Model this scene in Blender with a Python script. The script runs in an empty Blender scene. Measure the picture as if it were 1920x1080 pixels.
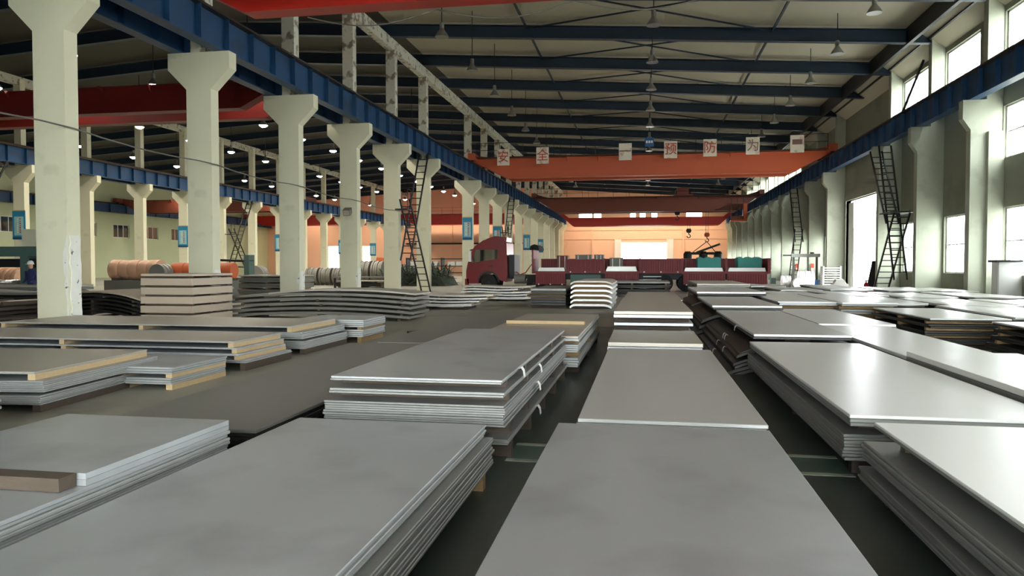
import bpy, math, random
from mathutils import Vector, Matrix
rnd = random.Random(7)
scene = bpy.context.scene
COL = scene.collection
# ------------------------------------------------------------------ camera
YAW, PITCH, FPX = 0.176, 0.031, 1400.0
cam_d = bpy.data.cameras.new('camera'); cam_d.sensor_width = 36; cam_d.lens = FPX * 36 / 1920
cam_d.clip_end = 600; cam_d.clip_start = 0.05
cam = bpy.data.objects.new('camera', cam_d); COL.objects.link(cam)
cy_, sy_, cp_, sp_ = math.cos(YAW), math.sin(YAW), math.cos(PITCH), math.sin(PITCH)
Rv = Vector((cy_, sy_, 0)); Fv = Vector((-sy_ * cp_, cy_ * cp_, -sp_)); Uv = Vector((-sy_ * sp_, cy_ * sp_, cp_))
cam.matrix_world = Matrix(((Rv.x, Uv.x, -Fv.x, 0), (Rv.y, Uv.y, -Fv.y, 0), (Rv.z, Uv.z, -Fv.z, 1.65), (0, 0, 0, 1)))
scene.camera = cam
# ------------------------------------------------------------------ sky and exposure
SKY = 13.0
world = bpy.data.worlds.new('overcast_sky'); scene.world = world; world.use_nodes = True
bg = world.node_tree.nodes['Background']; bg.inputs[0].default_value = (0.93, 0.97, 1.0, 1); bg.inputs[1].default_value = SKY
LAMP_W = 760.0
scene.view_settings.view_transform = 'Standard'; scene.view_settings.look = 'None'
scene.view_settings.gamma = 1; scene.view_settings.use_curve_mapping = False
scene.view_settings.exposure = 0.56
scene.cycles.max_bounces = 5; scene.cycles.diffuse_bounces = 3; scene.cycles.glossy_bounces = 3
scene.cycles.transparent_max_bounces = 12; scene.cycles.sample_clamp_indirect = 6
scene.cycles.use_denoising = True; scene.cycles.use_adaptive_sampling = True; scene.cycles.adaptive_threshold = 0.1; scene.cycles.adaptive_min_samples = 16

# ------------------------------------------------------------------ materials
M = {}
def srgb(r, g, b):
    f = lambda c: (c / 255 / 12.92) if c <= 10 else ((c / 255 + .055) / 1.055) ** 2.4
    return (f(r), f(g), f(b), 1)
def mat(name, col, rough=.6, metal=0.0, var=.12, scale=3.0, bump=0.0, bscale=40, rvar=0.0, stretch=None, spec=.5, col2=None, c2lo=.55, c2hi=.7, c2scale=2.0, rand=0.0):
    """Principled material whose colour, roughness and relief vary with noise on the object's own coordinates."""
    m = bpy.data.materials.new(name); m.use_nodes = True; nt = m.node_tree; N = nt.nodes; L = nt.links
    p = N['Principled BSDF']; p.inputs['Roughness'].default_value = rough; p.inputs['Metallic'].default_value = metal
    p.inputs['Specular IOR Level'].default_value = spec
    tc = N.new('ShaderNodeTexCoord'); src = tc.outputs['Object']
    if stretch:
        mp = N.new('ShaderNodeMapping'); mp.inputs['Scale'].default_value = stretch; L.new(src, mp.inputs[0]); src = mp.outputs[0]
    nz = N.new('ShaderNodeTexNoise'); nz.inputs['Scale'].default_value = scale; nz.inputs['Detail'].default_value = 6; L.new(src, nz.inputs['Vector'])
    mx = N.new('ShaderNodeMix'); mx.data_type = 'RGBA'
    mx.inputs[6].default_value = tuple(c * (1 - var) for c in col[:3]) + (1,)
    mx.inputs[7].default_value = tuple(min(1, c * (1 + var)) for c in col[:3]) + (1,)
    L.new(nz.outputs['Fac'], mx.inputs[0]); out = mx.outputs[2]
    if col2:
        n2 = N.new('ShaderNodeTexNoise'); n2.inputs['Scale'].default_value = c2scale; n2.inputs['Detail'].default_value = 8; L.new(tc.outputs['Object'], n2.inputs['Vector'])
        mr = N.new('ShaderNodeMapRange'); mr.inputs['From Min'].default_value = c2lo; mr.inputs['From Max'].default_value = c2hi; L.new(n2.outputs['Fac'], mr.inputs['Value'])
        m2 = N.new('ShaderNodeMix'); m2.data_type = 'RGBA'; L.new(mr.outputs['Result'], m2.inputs[0]); L.new(out, m2.inputs[6]); m2.inputs[7].default_value = col2; out = m2.outputs[2]
    if rand:
        oi = N.new('ShaderNodeObjectInfo'); hs = N.new('ShaderNodeHueSaturation')
        mr = N.new('ShaderNodeMapRange'); mr.inputs['To Min'].default_value = 1 - rand; mr.inputs['To Max'].default_value = 1 + rand
        L.new(oi.outputs['Random'], mr.inputs['Value']); L.new(mr.outputs['Result'], hs.inputs['Value']); L.new(out, hs.inputs['Color']); out = hs.outputs['Color']
    L.new(out, p.inputs['Base Color'])
    if rvar:
        mr = N.new('ShaderNodeMapRange'); mr.inputs['To Min'].default_value = max(0.02, rough - rvar); mr.inputs['To Max'].default_value = rough + rvar
        L.new(nz.outputs['Fac'], mr.inputs['Value']); L.new(mr.outputs['Result'], p.inputs['Roughness'])
    if bump:
        nb = N.new('ShaderNodeTexNoise'); nb.inputs['Scale'].default_value = bscale; nb.inputs['Detail'].default_value = 4; L.new(src, nb.inputs['Vector'])
        b = N.new('ShaderNodeBump'); b.inputs['Strength'].default_value = bump; b.inputs['Distance'].default_value = .02
        L.new(nb.outputs['Fac'], b.inputs['Height']); L.new(b.outputs['Normal'], p.inputs['Normal'])
    M[name] = m; return m
def emis(name, col, s):
    m = bpy.data.materials.new(name); m.use_nodes = True; nt = m.node_tree; nt.nodes.remove(nt.nodes['Principled BSDF'])
    e = nt.nodes.new('ShaderNodeEmission'); e.inputs[0].default_value = col; e.inputs[1].default_value = s
    nt.links.new(e.outputs[0], nt.nodes['Material Output'].inputs[0]); M[name] = m
def glass(name, tint, gl=.12):
    m = bpy.data.materials.new(name); m.use_nodes = True; nt = m.node_tree; nt.nodes.remove(nt.nodes['Principled BSDF'])
    t = nt.nodes.new('ShaderNodeBsdfTransparent'); t.inputs[0].default_value = tint
    g = nt.nodes.new('ShaderNodeBsdfGlossy'); g.inputs['Roughness'].default_value = .05
    x = nt.nodes.new('ShaderNodeMixShader'); x.inputs[0].default_value = gl
    nt.links.new(t.outputs[0], x.inputs[1]); nt.links.new(g.outputs[0], x.inputs[2]); nt.links.new(x.outputs[0], nt.nodes['Material Output'].inputs[0]); M[name] = m

mat('floor', srgb(150, 146, 132), .45, 0, .2, .8, .06, 12, .1, col2=srgb(116, 114, 102), c2scale=.5)
mat('floor_zone', srgb(72, 80, 74), .4, 0, .25, .8, .06, 12, .1, col2=srgb(54, 60, 55), c2scale=.6)
mat('floor_green', srgb(88, 108, 98), .35, 0, .2, 2)
mat('floor_line', srgb(168, 176, 160), .5, 0, .25, 6, col2=srgb(90, 105, 96))
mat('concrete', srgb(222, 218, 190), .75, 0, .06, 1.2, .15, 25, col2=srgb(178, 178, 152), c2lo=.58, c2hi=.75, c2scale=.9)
mat('concrete_shaded', srgb(172, 175, 156), .75, 0, .08, 1.2, .15, 25, col2=srgb(136, 138, 120), c2lo=.55, c2hi=.75, c2scale=.7)  # column concrete with the shade on the right wall columns put into its colour
mat('concrete_worn', srgb(206, 204, 186), .8, 0, .12, 3, .3, 18, col2=srgb(140, 130, 112), c2lo=.52, c2hi=.62, c2scale=3.0)
mat('plaster_bare', srgb(232, 230, 220), .85, 0, .08, 5, .6, 14, col2=srgb(96, 90, 80), c2lo=.63, c2hi=.68, c2scale=7)
mat('wall', srgb(146, 148, 130), .8, 0, .08, .5, .12, 20, col2=srgb(116, 118, 102), c2lo=.55, c2hi=.8, c2scale=.35)
mat('wall_far', srgb(242, 198, 168), .8, 0, .04, .3)
mat('wall_left', srgb(196, 204, 166), .8, 0, .06, .4)
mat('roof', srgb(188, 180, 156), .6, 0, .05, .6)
mat('roof_shaded', srgb(62, 59, 48), .7, 0, .1, .6)  # left-bay roof: the cream sheet with its dimness painted into the colour
mat('rafter_blue', srgb(24, 42, 60), .5, 0, .2, 1.5)
mat('girder_blue', srgb(24, 66, 106), .45, 0, .2, 1.2, col2=srgb(22, 38, 54), c2lo=.55, c2hi=.75, c2scale=.8)
mat('rail', srgb(70, 56, 46), .45, .6, .2, 4)
mat('dark_steel', srgb(38, 38, 40), .5, .3, .2, 4)
mat('crane_red', srgb(190, 40, 26), .42, 0, .08, .7)
mat('crane_red_shaded', srgb(112, 29, 23), .5, 0, .12, .7)  # middle-bay crane red, darkened in colour for the shade it hangs in
mat('crane_orange', srgb(196, 88, 48), .5, 0, .1, .8)
mat('crane_brown', srgb(120, 58, 40), .55, 0, .12, .8)
mat('steel', srgb(188, 190, 192), .36, .42, .1, 1.3, .02, 30, .12, stretch=(2.2, .3, 1), rand=.05, col2=srgb(158, 158, 160), c2lo=.5, c2hi=.8, c2scale=1.4)
mat('steel_pale', srgb(212, 211, 208), .36, .36, .08, 1.3, .02, 30, .12, stretch=(2.2, .3, 1), rand=.04)
mat('steel_mid', srgb(128, 125, 116), .45, .35, .1, .9, .02, 30, .06, rand=.1)
mat('edge_mid', srgb(146, 145, 142), .45, .4, .12, 12, .1, 60, rand=.08)
mat('paper_wrap', srgb(190, 172, 152), .6, 0, .08, 1.5, .05, 10, rand=.06)
mat('steel_warm', srgb(192, 184, 172), 0.42, 0.38, .08, .8, .02, 30, .06, rand=.07)
mat('steel_dark', srgb(140, 139, 134), 0.42, 0.4, .12, .8, .02, 30, .06, rand=.08)
mat('steel_black', srgb(62, 61, 58), .45, .5, .2, 1.0, .03, 20, rand=.1)
mat('steel_bright', srgb(236, 234, 230), .33, .28, .05, .7, .015, 20, .08, stretch=(2.5, .35, 1), rand=.03)  # pale steel; window light on the right-hand stacks is raised into its colour
mat('edge_bright', srgb(180, 181, 180), .42, .45, .12, 14, .1, 60, rand=.05)
mat('timber', srgb(150, 122, 84), .8, 0, .25, 3, .2, 30, stretch=(1, 8, 8), rand=.2)
mat('timber_pale', srgb(194, 168, 128), .8, 0, .15, 3, .15, 30, stretch=(1, 8, 8), rand=.1)
mat('timber_dark', srgb(80, 68, 57), .85, 0, .25, 3, .2, 30, stretch=(1, 8, 8), rand=.2)
mat('tape', srgb(236, 236, 232), .5, 0, .05)
mat('sign_white', srgb(236, 224, 206), .6, 0, .05, 2, col2=srgb(196, 170, 150), c2scale=3)
mat('sign_red', srgb(190, 70, 44), .6)
mat('sign_faded', srgb(140, 106, 96), .7)
mat('sign_blue', srgb(40, 92, 150), .5)
mat('poster_blue', srgb(44, 130, 170), .5, 0, .15, 2)
mat('poster_pale', srgb(150, 196, 200), .5, 0, .1, 3)
mat('poster_deep', srgb(22, 74, 116), .5)
mat('white_paint', srgb(232, 232, 226), .5, 0, .05)
mat('truck_red', srgb(118, 22, 27), .3, 0, .1, 1.0)
mat('trailer_red', srgb(130, 36, 42), .5, 0, .12, 1.5)
mat('rubber', srgb(28, 28, 28), .8)
mat('black_plastic', srgb(32, 34, 36), .5)
mat('teal_tarp', srgb(70, 160, 150), .6, 0, .15, 3)
mat('machine_green', srgb(84, 110, 102), .55, 0, .15, 1.5)
mat('machine_grey', srgb(120, 118, 110), .55, .2, .15, 2)
mat('copper_wrap', srgb(214, 170, 140), .45, .3, .12, 2)
mat('orange_wrap', srgb(216, 108, 62), .5, 0, .12, 2)
mat('blue_cloth', srgb(48, 50, 92), .8)
mat('skin', srgb(196, 150, 120), .6)
mat('lamp_shell', srgb(150, 150, 146), .35, .7, .1)
mat('chrome', srgb(220, 220, 220), .25, .9)
mat('scrap_green', srgb(62, 72, 60), .7, .1, .3, 4)
mat('outside_ground', srgb(190, 190, 184), .9, 0, .08, .1)
emis('lamp_cool', (1, .97, .88, 1), 40); emis('lamp_warm', (1, .82, .6, 1), 40); emis('lamp_yellow', (.95, 1, .45, 1), 18); emis('lamp_pink', (1, .62, .72, 1), 18)
glass('pane', (.96, .98, .97, 1), .08); glass('pane_dark', (.05, .06, .06, 1), .25); glass('pane_dull', (.028, .03, .027, 1), .15)

# ------------------------------------------------------------------ helpers
class MB:
    def __init__(s): s.v = []; s.f = []
    def quad_box(s, c):
        b = len(s.v); s.v += [tuple(p) for p in c]
        s.f += [tuple(b + i for i in q) for q in ((0, 3, 2, 1), (4, 5, 6, 7), (0, 1, 5, 4), (1, 2, 6, 5), (2, 3, 7, 6), (3, 0, 4, 7))]; return s
    def box(s, x0, x1, y0, y1, z0, z1):
        return s.quad_box([(x0, y0, z0), (x1, y0, z0), (x1, y1, z0), (x0, y1, z0), (x0, y0, z1), (x1, y0, z1), (x1, y1, z1), (x0, y1, z1)])
    def beam(s, p0, p1, w, h, up=(0, 0, 1)):
        p0, p1 = Vector(p0), Vector(p1); d = (p1 - p0).normalized(); u = Vector(up)
        if abs(d.dot(u)) > .98: u = Vector((0, 1, 0))
        r = d.cross(u).normalized() * (w / 2); u = r.cross(d).normalized() * (h / 2)
        return s.quad_box([p0 - r - u, p0 + r - u, p1 + r - u, p1 - r - u, p0 - r + u, p0 + r + u, p1 + r + u, p1 - r + u])
    def cyl(s, p0, p1, r0, r1=None, n=12, cap=True):
        r1 = r0 if r1 is None else r1; p0, p1 = Vector(p0), Vector(p1); d = (p1 - p0).normalized()
        u = Vector((0, 0, 1)) if abs(d.z) < .9 else Vector((1, 0, 0)); a = d.cross(u).normalized(); c = d.cross(a); b = len(s.v)
        for p, r in ((p0, r0), (p1, r1)):
            for i in range(n):
                t = 2 * math.pi * i / n; s.v.append(tuple(p + (a * math.cos(t) + c * math.sin(t)) * r))
        for i in range(n): s.f.append((b + i, b + (i + 1) % n, b + n + (i + 1) % n, b + n + i))
        if cap: s.f.append(tuple(b + i for i in range(n))[::-1]); s.f.append(tuple(b + n + i for i in range(n)))
        return s
    def path(s, pts, r, n=6):
        for a, b in zip(pts[:-1], pts[1:]): s.cyl(a, b, r, n=n)
        return s
    def prism(s, pts, axis, a, b):
        """pts: 2-D outline; axis 'y': (x,z) swept along y; 'x': (y,z) swept along x; 'z': (x,y) swept along z."""
        k = len(s.v); n = len(pts)
        for t in (a, b):
            for p, q in pts: s.v.append({'y': (p, t, q), 'x': (t, p, q), 'z': (p, q, t)}[axis])
        for i in range(n): s.f.append((k + i, k + (i + 1) % n, k + n + (i + 1) % n, k + n + i))
        s.f.append(tuple(k + i for i in range(n))[::-1]); s.f.append(tuple(k + n + i for i in range(n))); return s
    def lathe(s, prof, c, n=16, axis='z'):
        b = len(s.v)
        for r, h in prof:
            for i in range(n):
                t = 2 * math.pi * i / n; q = (r * math.cos(t), r * math.sin(t), h)
                if axis == 'y': q = (q[0], h, q[1])
                if axis == 'x': q = (h, q[0], q[1])
                s.v.append((c[0] + q[0], c[1] + q[1], c[2] + q[2]))
        for j in range(len(prof) - 1):
            for i in range(n): s.f.append((b + j * n + i, b + j * n + (i + 1) % n, b + (j + 1) * n + (i + 1) % n, b + (j + 1) * n + i))
        s.f.append(tuple(b + i for i in range(n))[::-1]); s.f.append(tuple(b + (len(prof) - 1) * n + i for i in range(n))); return s
    def build(s, name, m, parent=None, smooth=False, origin=None):
        if parent is not None:
            o3 = Vector(parent.get('_w', (0, 0, 0)))
        else:
            if origin is None:
                xs = [[p[i] for p in s.v] for i in range(3)]
                origin = ((min(xs[0]) + max(xs[0])) / 2, (min(xs[1]) + max(xs[1])) / 2, min(xs[2]))
            o3 = Vector(origin)
        me = bpy.data.meshes.new(name); me.from_pydata([tuple(Vector(p) - o3) for p in s.v], [], s.f)
        import bmesh
        bm = bmesh.new(); bm.from_mesh(me); bmesh.ops.recalc_face_normals(bm, faces=bm.faces); bm.to_mesh(me); bm.free()
        me.materials.append(M[m])
        if smooth:
            for p in me.polygons: p.use_smooth = True
            me.set_sharp_from_angle(angle=.7)
        o = bpy.data.objects.new(name, me); COL.objects.link(o)
        if parent is not None: o.parent = parent; o['_w'] = tuple(o3)
        else: o.location = o3; o['_w'] = tuple(o3)
        return o
def tag(o, label, cat, group=None, kind=None):
    o['label'] = label; o['category'] = cat
    if group: o['group'] = group
    if kind: o['kind'] = kind
    return o
def thing(name, loc, label, cat, group=None, kind=None):
    o = bpy.data.objects.new(name, None); COL.objects.link(o); o.location = loc; o['_w'] = tuple(loc); o.empty_display_size = .2
    return tag(o, label, cat, group, kind)
def inst(src, name, parent, off):
    """A copy of a part that shares its mesh, moved by off."""
    c = src.copy(); c.name = name; COL.objects.link(c); c.parent = parent; c.location = Vector(src.location) + Vector(off); return c
def copy_tree(root, loc, label, group=None):
    r = root.copy(); COL.objects.link(r); r.location = loc; r['label'] = label
    if group: r['group'] = group
    for ch in list(root.children):
        c = ch.copy(); COL.objects.link(c); c.parent = r
        for g in list(ch.children):
            d = g.copy(); COL.objects.link(d); d.parent = c
    return r
ORD = ['first', 'second', 'third', 'fourth', 'fifth', 'sixth', 'seventh', 'eighth', 'ninth', 'tenth', 'eleventh', 'twelfth', 'thirteenth', 'fourteenth', 'fifteenth', 'sixteenth', 'seventeenth', 'eighteenth', 'nineteenth', 'twentieth', 'twenty-first']

# ------------------------------------------------------------------ dimensions of the hall (metres)
YB, YE = -13.0, 126.0            # back and end walls
XR, XL = 14.1, -67.5             # right and left walls
L1, L2 = -13.8, -41.2            # the two rows of free columns
ZC = 8.3                         # corbel top
RAIL = ZC + 1.25
def roof_z(x):
    return 13.97 - .065 * x if x > -27 else 13.97 + .065 * 27 + .065 * (x + 27)

def wall_boxes(axis, at, th, a0, a1, z0, z1, holes):
    mb = MB(); A = sorted({a0, a1, *[h[0] for h in holes], *[h[1] for h in holes]}); Z = sorted({z0, z1, *[h[2] for h in holes], *[h[3] for h in holes]})
    A = [a for a in A if a0 <= a <= a1]; Z = [z for z in Z if z0 <= z <= z1]
    for i in range(len(A) - 1):
        run = None
        for j in range(len(Z) - 1):
            ca, cz = (A[i] + A[i + 1]) / 2, (Z[j] + Z[j + 1]) / 2
            solid = not any(h[0] < ca < h[1] and h[2] < cz < h[3] for h in holes)
            if solid and run is None: run = Z[j]
            if run is not None and (not solid or j == len(Z) - 2):
                top = Z[j] if not solid else Z[j + 1]
                if axis == 'x': mb.box(at, at + th, A[i], A[i + 1], run, top)
                else: mb.box(A[i], A[i + 1], at, at + th, run, top)
                run = None
    return mb
# ------------------------------------------------------------------ floor, walls, roof
fl = tag(MB().box(XL, XR, YB, YE, -.2, 0).build('floor', 'floor'), 'dark grey-green painted workshop floor', 'floor', kind='structure')
MB().box(-4.9, 4.9, YB, 20.0, 0, .003).build('green_shaded_zone', 'floor_zone', fl)  # green floor paint, its colour also darkened for shade between the stacks
for (x0, x1) in ((-1.15, -.66), (.92, 1.62), (4.4, 5.5), (-6.2, -4.5)):
    MB().box(x0, x1, 6.2, 6.68, 0, .004).build('painted_band', 'floor_green', fl)
    MB().box(x0, x1, 6.68, 6.76, 0, .006).build('painted_line', 'floor_line', fl)
    MB().box(x0, x1, 6.12, 6.2, 0, .006).build('painted_line', 'floor_line', fl)
for (x0, x1, y0, y1) in ((1.02, 1.1, -3, 6.1), (1.02, 1.1, 6.8, 11)):
    MB().box(x0, x1, y0, y1, 0, .005).build('painted_line', 'floor_line', fl)
tag(MB().box(-260, 260, -220, 330, -.5, -.25).build('outside_ground', 'outside_ground'), 'pale concrete yard outside the openings', 'ground', kind='structure')

RC = [33.3 + 6 * k for k in range(-7, 16)]            # right wall columns; the one at 51.3 is left out for the big door
win = []                                              # (y0,y1,z0,z1,style)
for y in RC:
    if y + 5.7 < YE and (y < 40 or 66 < y < 100): win.append((y + 2.0, y + 5.75, 9.75, 11.75, 'upper'))
    if y not in (RC[9], RC[10]) and y + 5.6 < YE: win.append((y + 3.2, y + 5.6, 1.25, 3.95, 'lower'))
win.append((RC[6] + 3.0, RC[6] + 5.75, 5.9, 8.0, 'middle'))
win.append((RC[5] + 3.0, RC[5] + 5.75, 5.9, 8.0, 'middle')); win.append((RC[4] + 3.0, RC[4] + 5.75, 5.9, 8.0, 'middle'))
DOOR = (48.9, 56.6, 0.0, 6.15)
wr = tag(wall_boxes('x', XR, .3, YB, YE, 0, 13.1, [w[:4] for w in win] + [DOOR]).build('wall_right', 'wall'), 'grey-green plaster side wall with windows', 'wall', kind='structure')
END_HOLES = [(-3.9, 3.55, 0, 5.35), (-11, -7.2, 9.35, 10.55), (-2.5, -1.5, 9.4, 10.5), (-.9, .1, 9.4, 10.5), (1.0, 2.0, 9.4, 10.5), (6.6, 9.2, 9.4, 10.6), (-55.8, -53.6, 0, 4.95), (-49.4, -47.6, 0, 4.95)]
we = tag(wall_boxes('y', YE, .3, XL, XR, 0, 16, END_HOLES).build('wall_end', 'wall_far'), 'peach-coloured end wall with a wide bright doorway', 'wall', kind='structure')
for x in (-8.6, 6.2, -20.5, -33):
    MB().box(x - .15, x + .15, YE - .2, YE, 0, 12).build('pilaster', 'wall_far', we)
for z in (5.9, 7.4):
    MB().box(L1, XR, YE - .1, YE, z, z + .12).build('girt', 'wall_far', we)
MB().box(L2, L1 - .6, YE - .4, YE, 5.2, 5.45).build('lintel', 'dark_steel', we)
MB().box(-5.0, -3.9, YE - .25, YE, 0, 5.9).build('door_jamb', 'white_paint', we); MB().box(3.55, 4.6, YE - .25, YE, 0, 5.9).build('door_jamb', 'white_paint', we)
LW = [(26.0 + 6 * k, 29 + 6 * k, 5.2, 6.9) for k in range(14)]
wl = tag(wall_boxes('x', XL - .3, .3, YB, YE, 0, 13.4, LW).build('wall_left', 'wall_left'), 'pale green far side wall with a row of high windows', 'wall', kind='structure')
BH = [(-12, -4.2, 0, 7.8), (-3.8, 3.8, 0, 7.8), (4.2, 12, 0, 7.8)]  # unseen openings, added this wide to throw daylight on the column fronts
wb = tag(wall_boxes('y', YB - .3, .3, XL, XR, 0, 16, BH).build('wall_back', 'wall'), 'unseen plaster wall behind the camera with openings added for daylight', 'wall', kind='structure')

ceil = thing('ceiling', (0, 50, 13), 'cream sheet metal roof with blue rafters', 'ceiling', kind='structure')
def slope_slab(x0, x1, y0, y1, dz0, dz1):
    return MB().quad_box([(x0, y0, roof_z(x0) + dz0), (x1, y0, roof_z(x1) + dz0), (x1, y1, roof_z(x1) + dz0), (x0, y1, roof_z(x0) + dz0),
                          (x0, y0, roof_z(x0) + dz1), (x1, y0, roof_z(x1) + dz1), (x1, y1, roof_z(x1) + dz1), (x0, y1, roof_z(x0) + dz1)])
RY = [33.3 + 6 * k for k in range(-7, 16)]
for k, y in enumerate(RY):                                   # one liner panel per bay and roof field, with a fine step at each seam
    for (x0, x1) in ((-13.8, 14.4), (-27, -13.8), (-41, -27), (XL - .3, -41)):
        slope_slab(x0, x1, y - 6 if k else YB - .3, y - .02 if k < len(RY) - 1 else YE + .3, 0, .12).build('roof_panel', 'roof' if x1 > 0 else 'roof_shaded', ceil)
def i_rafter(y, x0, x1):
    mb = MB()
    for (w, a, b) in ((.34, -.03, 0), (.02, -.62, -.03), (.36, -.66, -.62)):
        q = slope_slab(x0, x1, y - w / 2, y + w / 2, a - .14, b - .14); k = len(mb.v); mb.v += q.v; mb.f += [tuple(i + k for i in f) for f in q.f]
    return mb
for y in RY:
    i_rafter(y, -13.8, 13.9).build('rafter', 'rafter_blue', ceil)
    i_rafter(y, -27, -13.8).build('rafter', 'rafter_blue', ceil); i_rafter(y, -41.2, -27).build('rafter', 'rafter_blue', ceil); i_rafter(y, XL, -41.2).build('rafter', 'rafter_blue', ceil)
for k in range(6, len(RY) - 1):
    y0, y1 = RY[k], RY[k + 1]
    for x in (-6.2, 6.2):
        MB().beam((x, y0, roof_z(x) - .25), (x, y1, roof_z(x) - .25), .1, .1).build('strut', 'rafter_blue', ceil)
    if k < 14:
        for s in (-1, 1):
            MB().beam((-5.8 * s, y0, roof_z(-5.8 * s) - .2), (5.8 * s, y1, roof_z(5.8 * s) - .2), .07, .07).build('cross_brace', 'rafter_blue', ceil)
for y0 in [RY[k] for k in range(7, 16)]:                    # hanger clips under the liner
    for x in (-9.5, -3.2, 3.4, 9.0):
        MB().beam((x, y0 + .35, roof_z(x) - .28), (x, y0 + .35, roof_z(x)), .06, .06).build('hanger_clip', 'dark_steel', ceil)
gt = tag(MB().box(13.35, 14.1, YB, YE, 12.5, 12.72).build('trim_1', 'dark_steel'), 'dark steel gutter beam along the top of the right wall', 'gutter beam', kind='structure')
tag(MB().box(12.4, 12.58, YB, YE, 12.3, 13.1).build('trim_3', 'dark_steel'), 'deep dark eaves beam where the roof meets the right wall', 'eaves beam', kind='structure')
tag(MB().prism([(12.7, 13.08), (14.1, 12.0), (14.1, 12.25), (12.9, 13.08)], 'y', 20, YE).build('trim_2', 'roof'), 'slanting cream eaves flashing above the upper windows', 'flashing', kind='structure')

# ------------------------------------------------------------------ windows and doors
def portal(axis, at, a0, a1, z0, z1, inward):
    ld = bpy.data.lights.new('sky_portal', 'AREA'); ld.shape = 'RECTANGLE'; ld.size = a1 - a0; ld.size_y = z1 - z0; ld.cycles.is_portal = True
    o = bpy.data.objects.new('sky_portal', ld); COL.objects.link(o)
    n = Vector((inward, 0, 0)) if axis == 'x' else Vector((0, inward, 0)); a = Vector((0, 1, 0)) if axis == 'x' else Vector((1, 0, 0))
    zc = -n; up = zc.cross(a)
    c = (at, (a0 + a1) / 2, (z0 + z1) / 2) if axis == 'x' else ((a0 + a1) / 2, at, (z0 + z1) / 2)
    o.matrix_world = Matrix(((a.x, up.x, zc.x, c[0]), (a.y, up.y, zc.y, c[1]), (a.z, up.z, zc.z, c[2]), (0, 0, 0, 1)))
wn = 0
def window(axis, at, th, a0, a1, z0, z1, rows, cols, label, pane='pane', inward=-1, ptl=True, open_leaf=False):
    global wn; wn += 1
    P = (lambda a, d, z: (at + d, a, z)) if axis == 'x' else (lambda a, d, z: (a, at + d, z))
    w = thing('window_%d' % wn, P((a0 + a1) / 2, th / 2, z0), label, 'window', kind='structure')
    def bx(A0, A1, D0, D1, Z0, Z1, n, m):
        p, q = P(A0, D0, Z0), P(A1, D1, Z1); MB().box(min(p[0], q[0]), max(p[0], q[0]), min(p[1], q[1]), max(p[1], q[1]), Z0, Z1).build(n, m, w)
    f = .07; d0, d1 = th * .35, th * .35 + .06
    bx(a0, a0 + f, d0, d1, z0, z1, 'jamb', 'white_paint'); bx(a1 - f, a1, d0, d1, z0, z1, 'jamb', 'white_paint')
    bx(a0, a1, d0, d1, z0, z0 + f, 'sill', 'white_paint'); bx(a0, a1, d0, d1, z1 - f, z1, 'head', 'white_paint')
    for i in range(1, cols): a = a0 + (a1 - a0) * i / cols; bx(a - .025, a + .025, d0, d1, z0 + f, z1 - f, 'mullion', 'white_paint')
    for j in range(1, rows): z = z0 + (z1 - z0) * j / rows; bx(a0 + f, a1 - f, d0, d1, z - .025, z + .025, 'glazing_bar', 'white_paint')
    for i in range(cols):
        for j in range(rows):
            A0, A1 = a0 + (a1 - a0) * i / cols + .03, a0 + (a1 - a0) * (i + 1) / cols - .03; Z0, Z1 = z0 + (z1 - z0) * j / rows + .03, z0 + (z1 - z0) * (j + 1) / rows - .03
            p, q = P(A0, d0 + .025, Z0), P(A1, d0 + .035, Z1)
            MB().box(min(p[0], q[0]), max(p[0], q[0]), min(p[1], q[1]), max(p[1], q[1]), Z0, Z1).build('pane', pane, w)
    if ptl: portal(axis, at - .02 if inward < 0 else at + th + .02, a0, a1, z0, z1, inward)
    return w
cnt = {}
for (y0, y1, z0, z1, st) in win:
    cnt[st] = cnt.get(st, 0) + 1
    near = y0 > 24
    lab = {'upper': 'upper clerestory window above the runway on the right wall, number %d from the back' % cnt[st],
           'lower': 'tall low window in the right wall, number %d from the back' % cnt[st],
           'middle': 'mid-height window under the right runway, number %d from the back' % cnt[st]}[st]
    w = window('x', XR, .3, y0, y1, z0, z1, {'upper': 1, 'lower': 2, 'middle': 2}[st], 2 if st != 'lower' else 2, lab, ptl=y0 < 75)
portal('x', XR - .02, *DOOR, -1)
dr = thing('door_1', (XR, 52.7, 0), 'wide open doorway in the right wall flooded with daylight', 'doorway', kind='structure')
MB().box(XR - .06, XR + .32, DOOR[0] - .18, DOOR[0], 0, 6.3).build('jamb', 'wall', dr); MB().box(XR - .06, XR + .32, DOOR[1], DOOR[1] + .18, 0, 6.3).build('jamb', 'wall', dr)
MB().box(XR - .08, XR + .32, DOOR[0] - .18, DOOR[1] + .18, 6.15, 6.75).build('lintel', 'wall', dr)
for y in (54.6, 55.1): MB().box(XR + .1, XR + .16, y, y + .07, 0, 4.2).build('gate_post', 'machine_grey', dr)
MB().box(XR + .12, XR + .15, 55.2, 56.5, .0, 6.0).build('folded_leaf', 'white_paint', dr)
for i, h in enumerate(END_HOLES):
    if h[2] > 1: window('y', YE, .3, *h, 1, 2 if h[1] - h[0] > 2 else 1, 'high strip window in the end wall, number %d from the left' % i, inward=-1)
    else: portal('y', YE - .02, *h, -1)
for i, h in enumerate(LW): window('x', XL - .3, .3, *h, 1, 3, 'high window in the far left wall, number %d from the back' % (i + 1), pane='pane_dull', inward=1, ptl=False)
for i, h in enumerate(BH):
    portal('y', YB + .02, *h, 1)
    window('y', YB - .3, .3, *h, 3, 4, 'added unseen glazed opening for daylight behind the camera, number %d' % (i + 1), inward=1, ptl=False)

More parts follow.
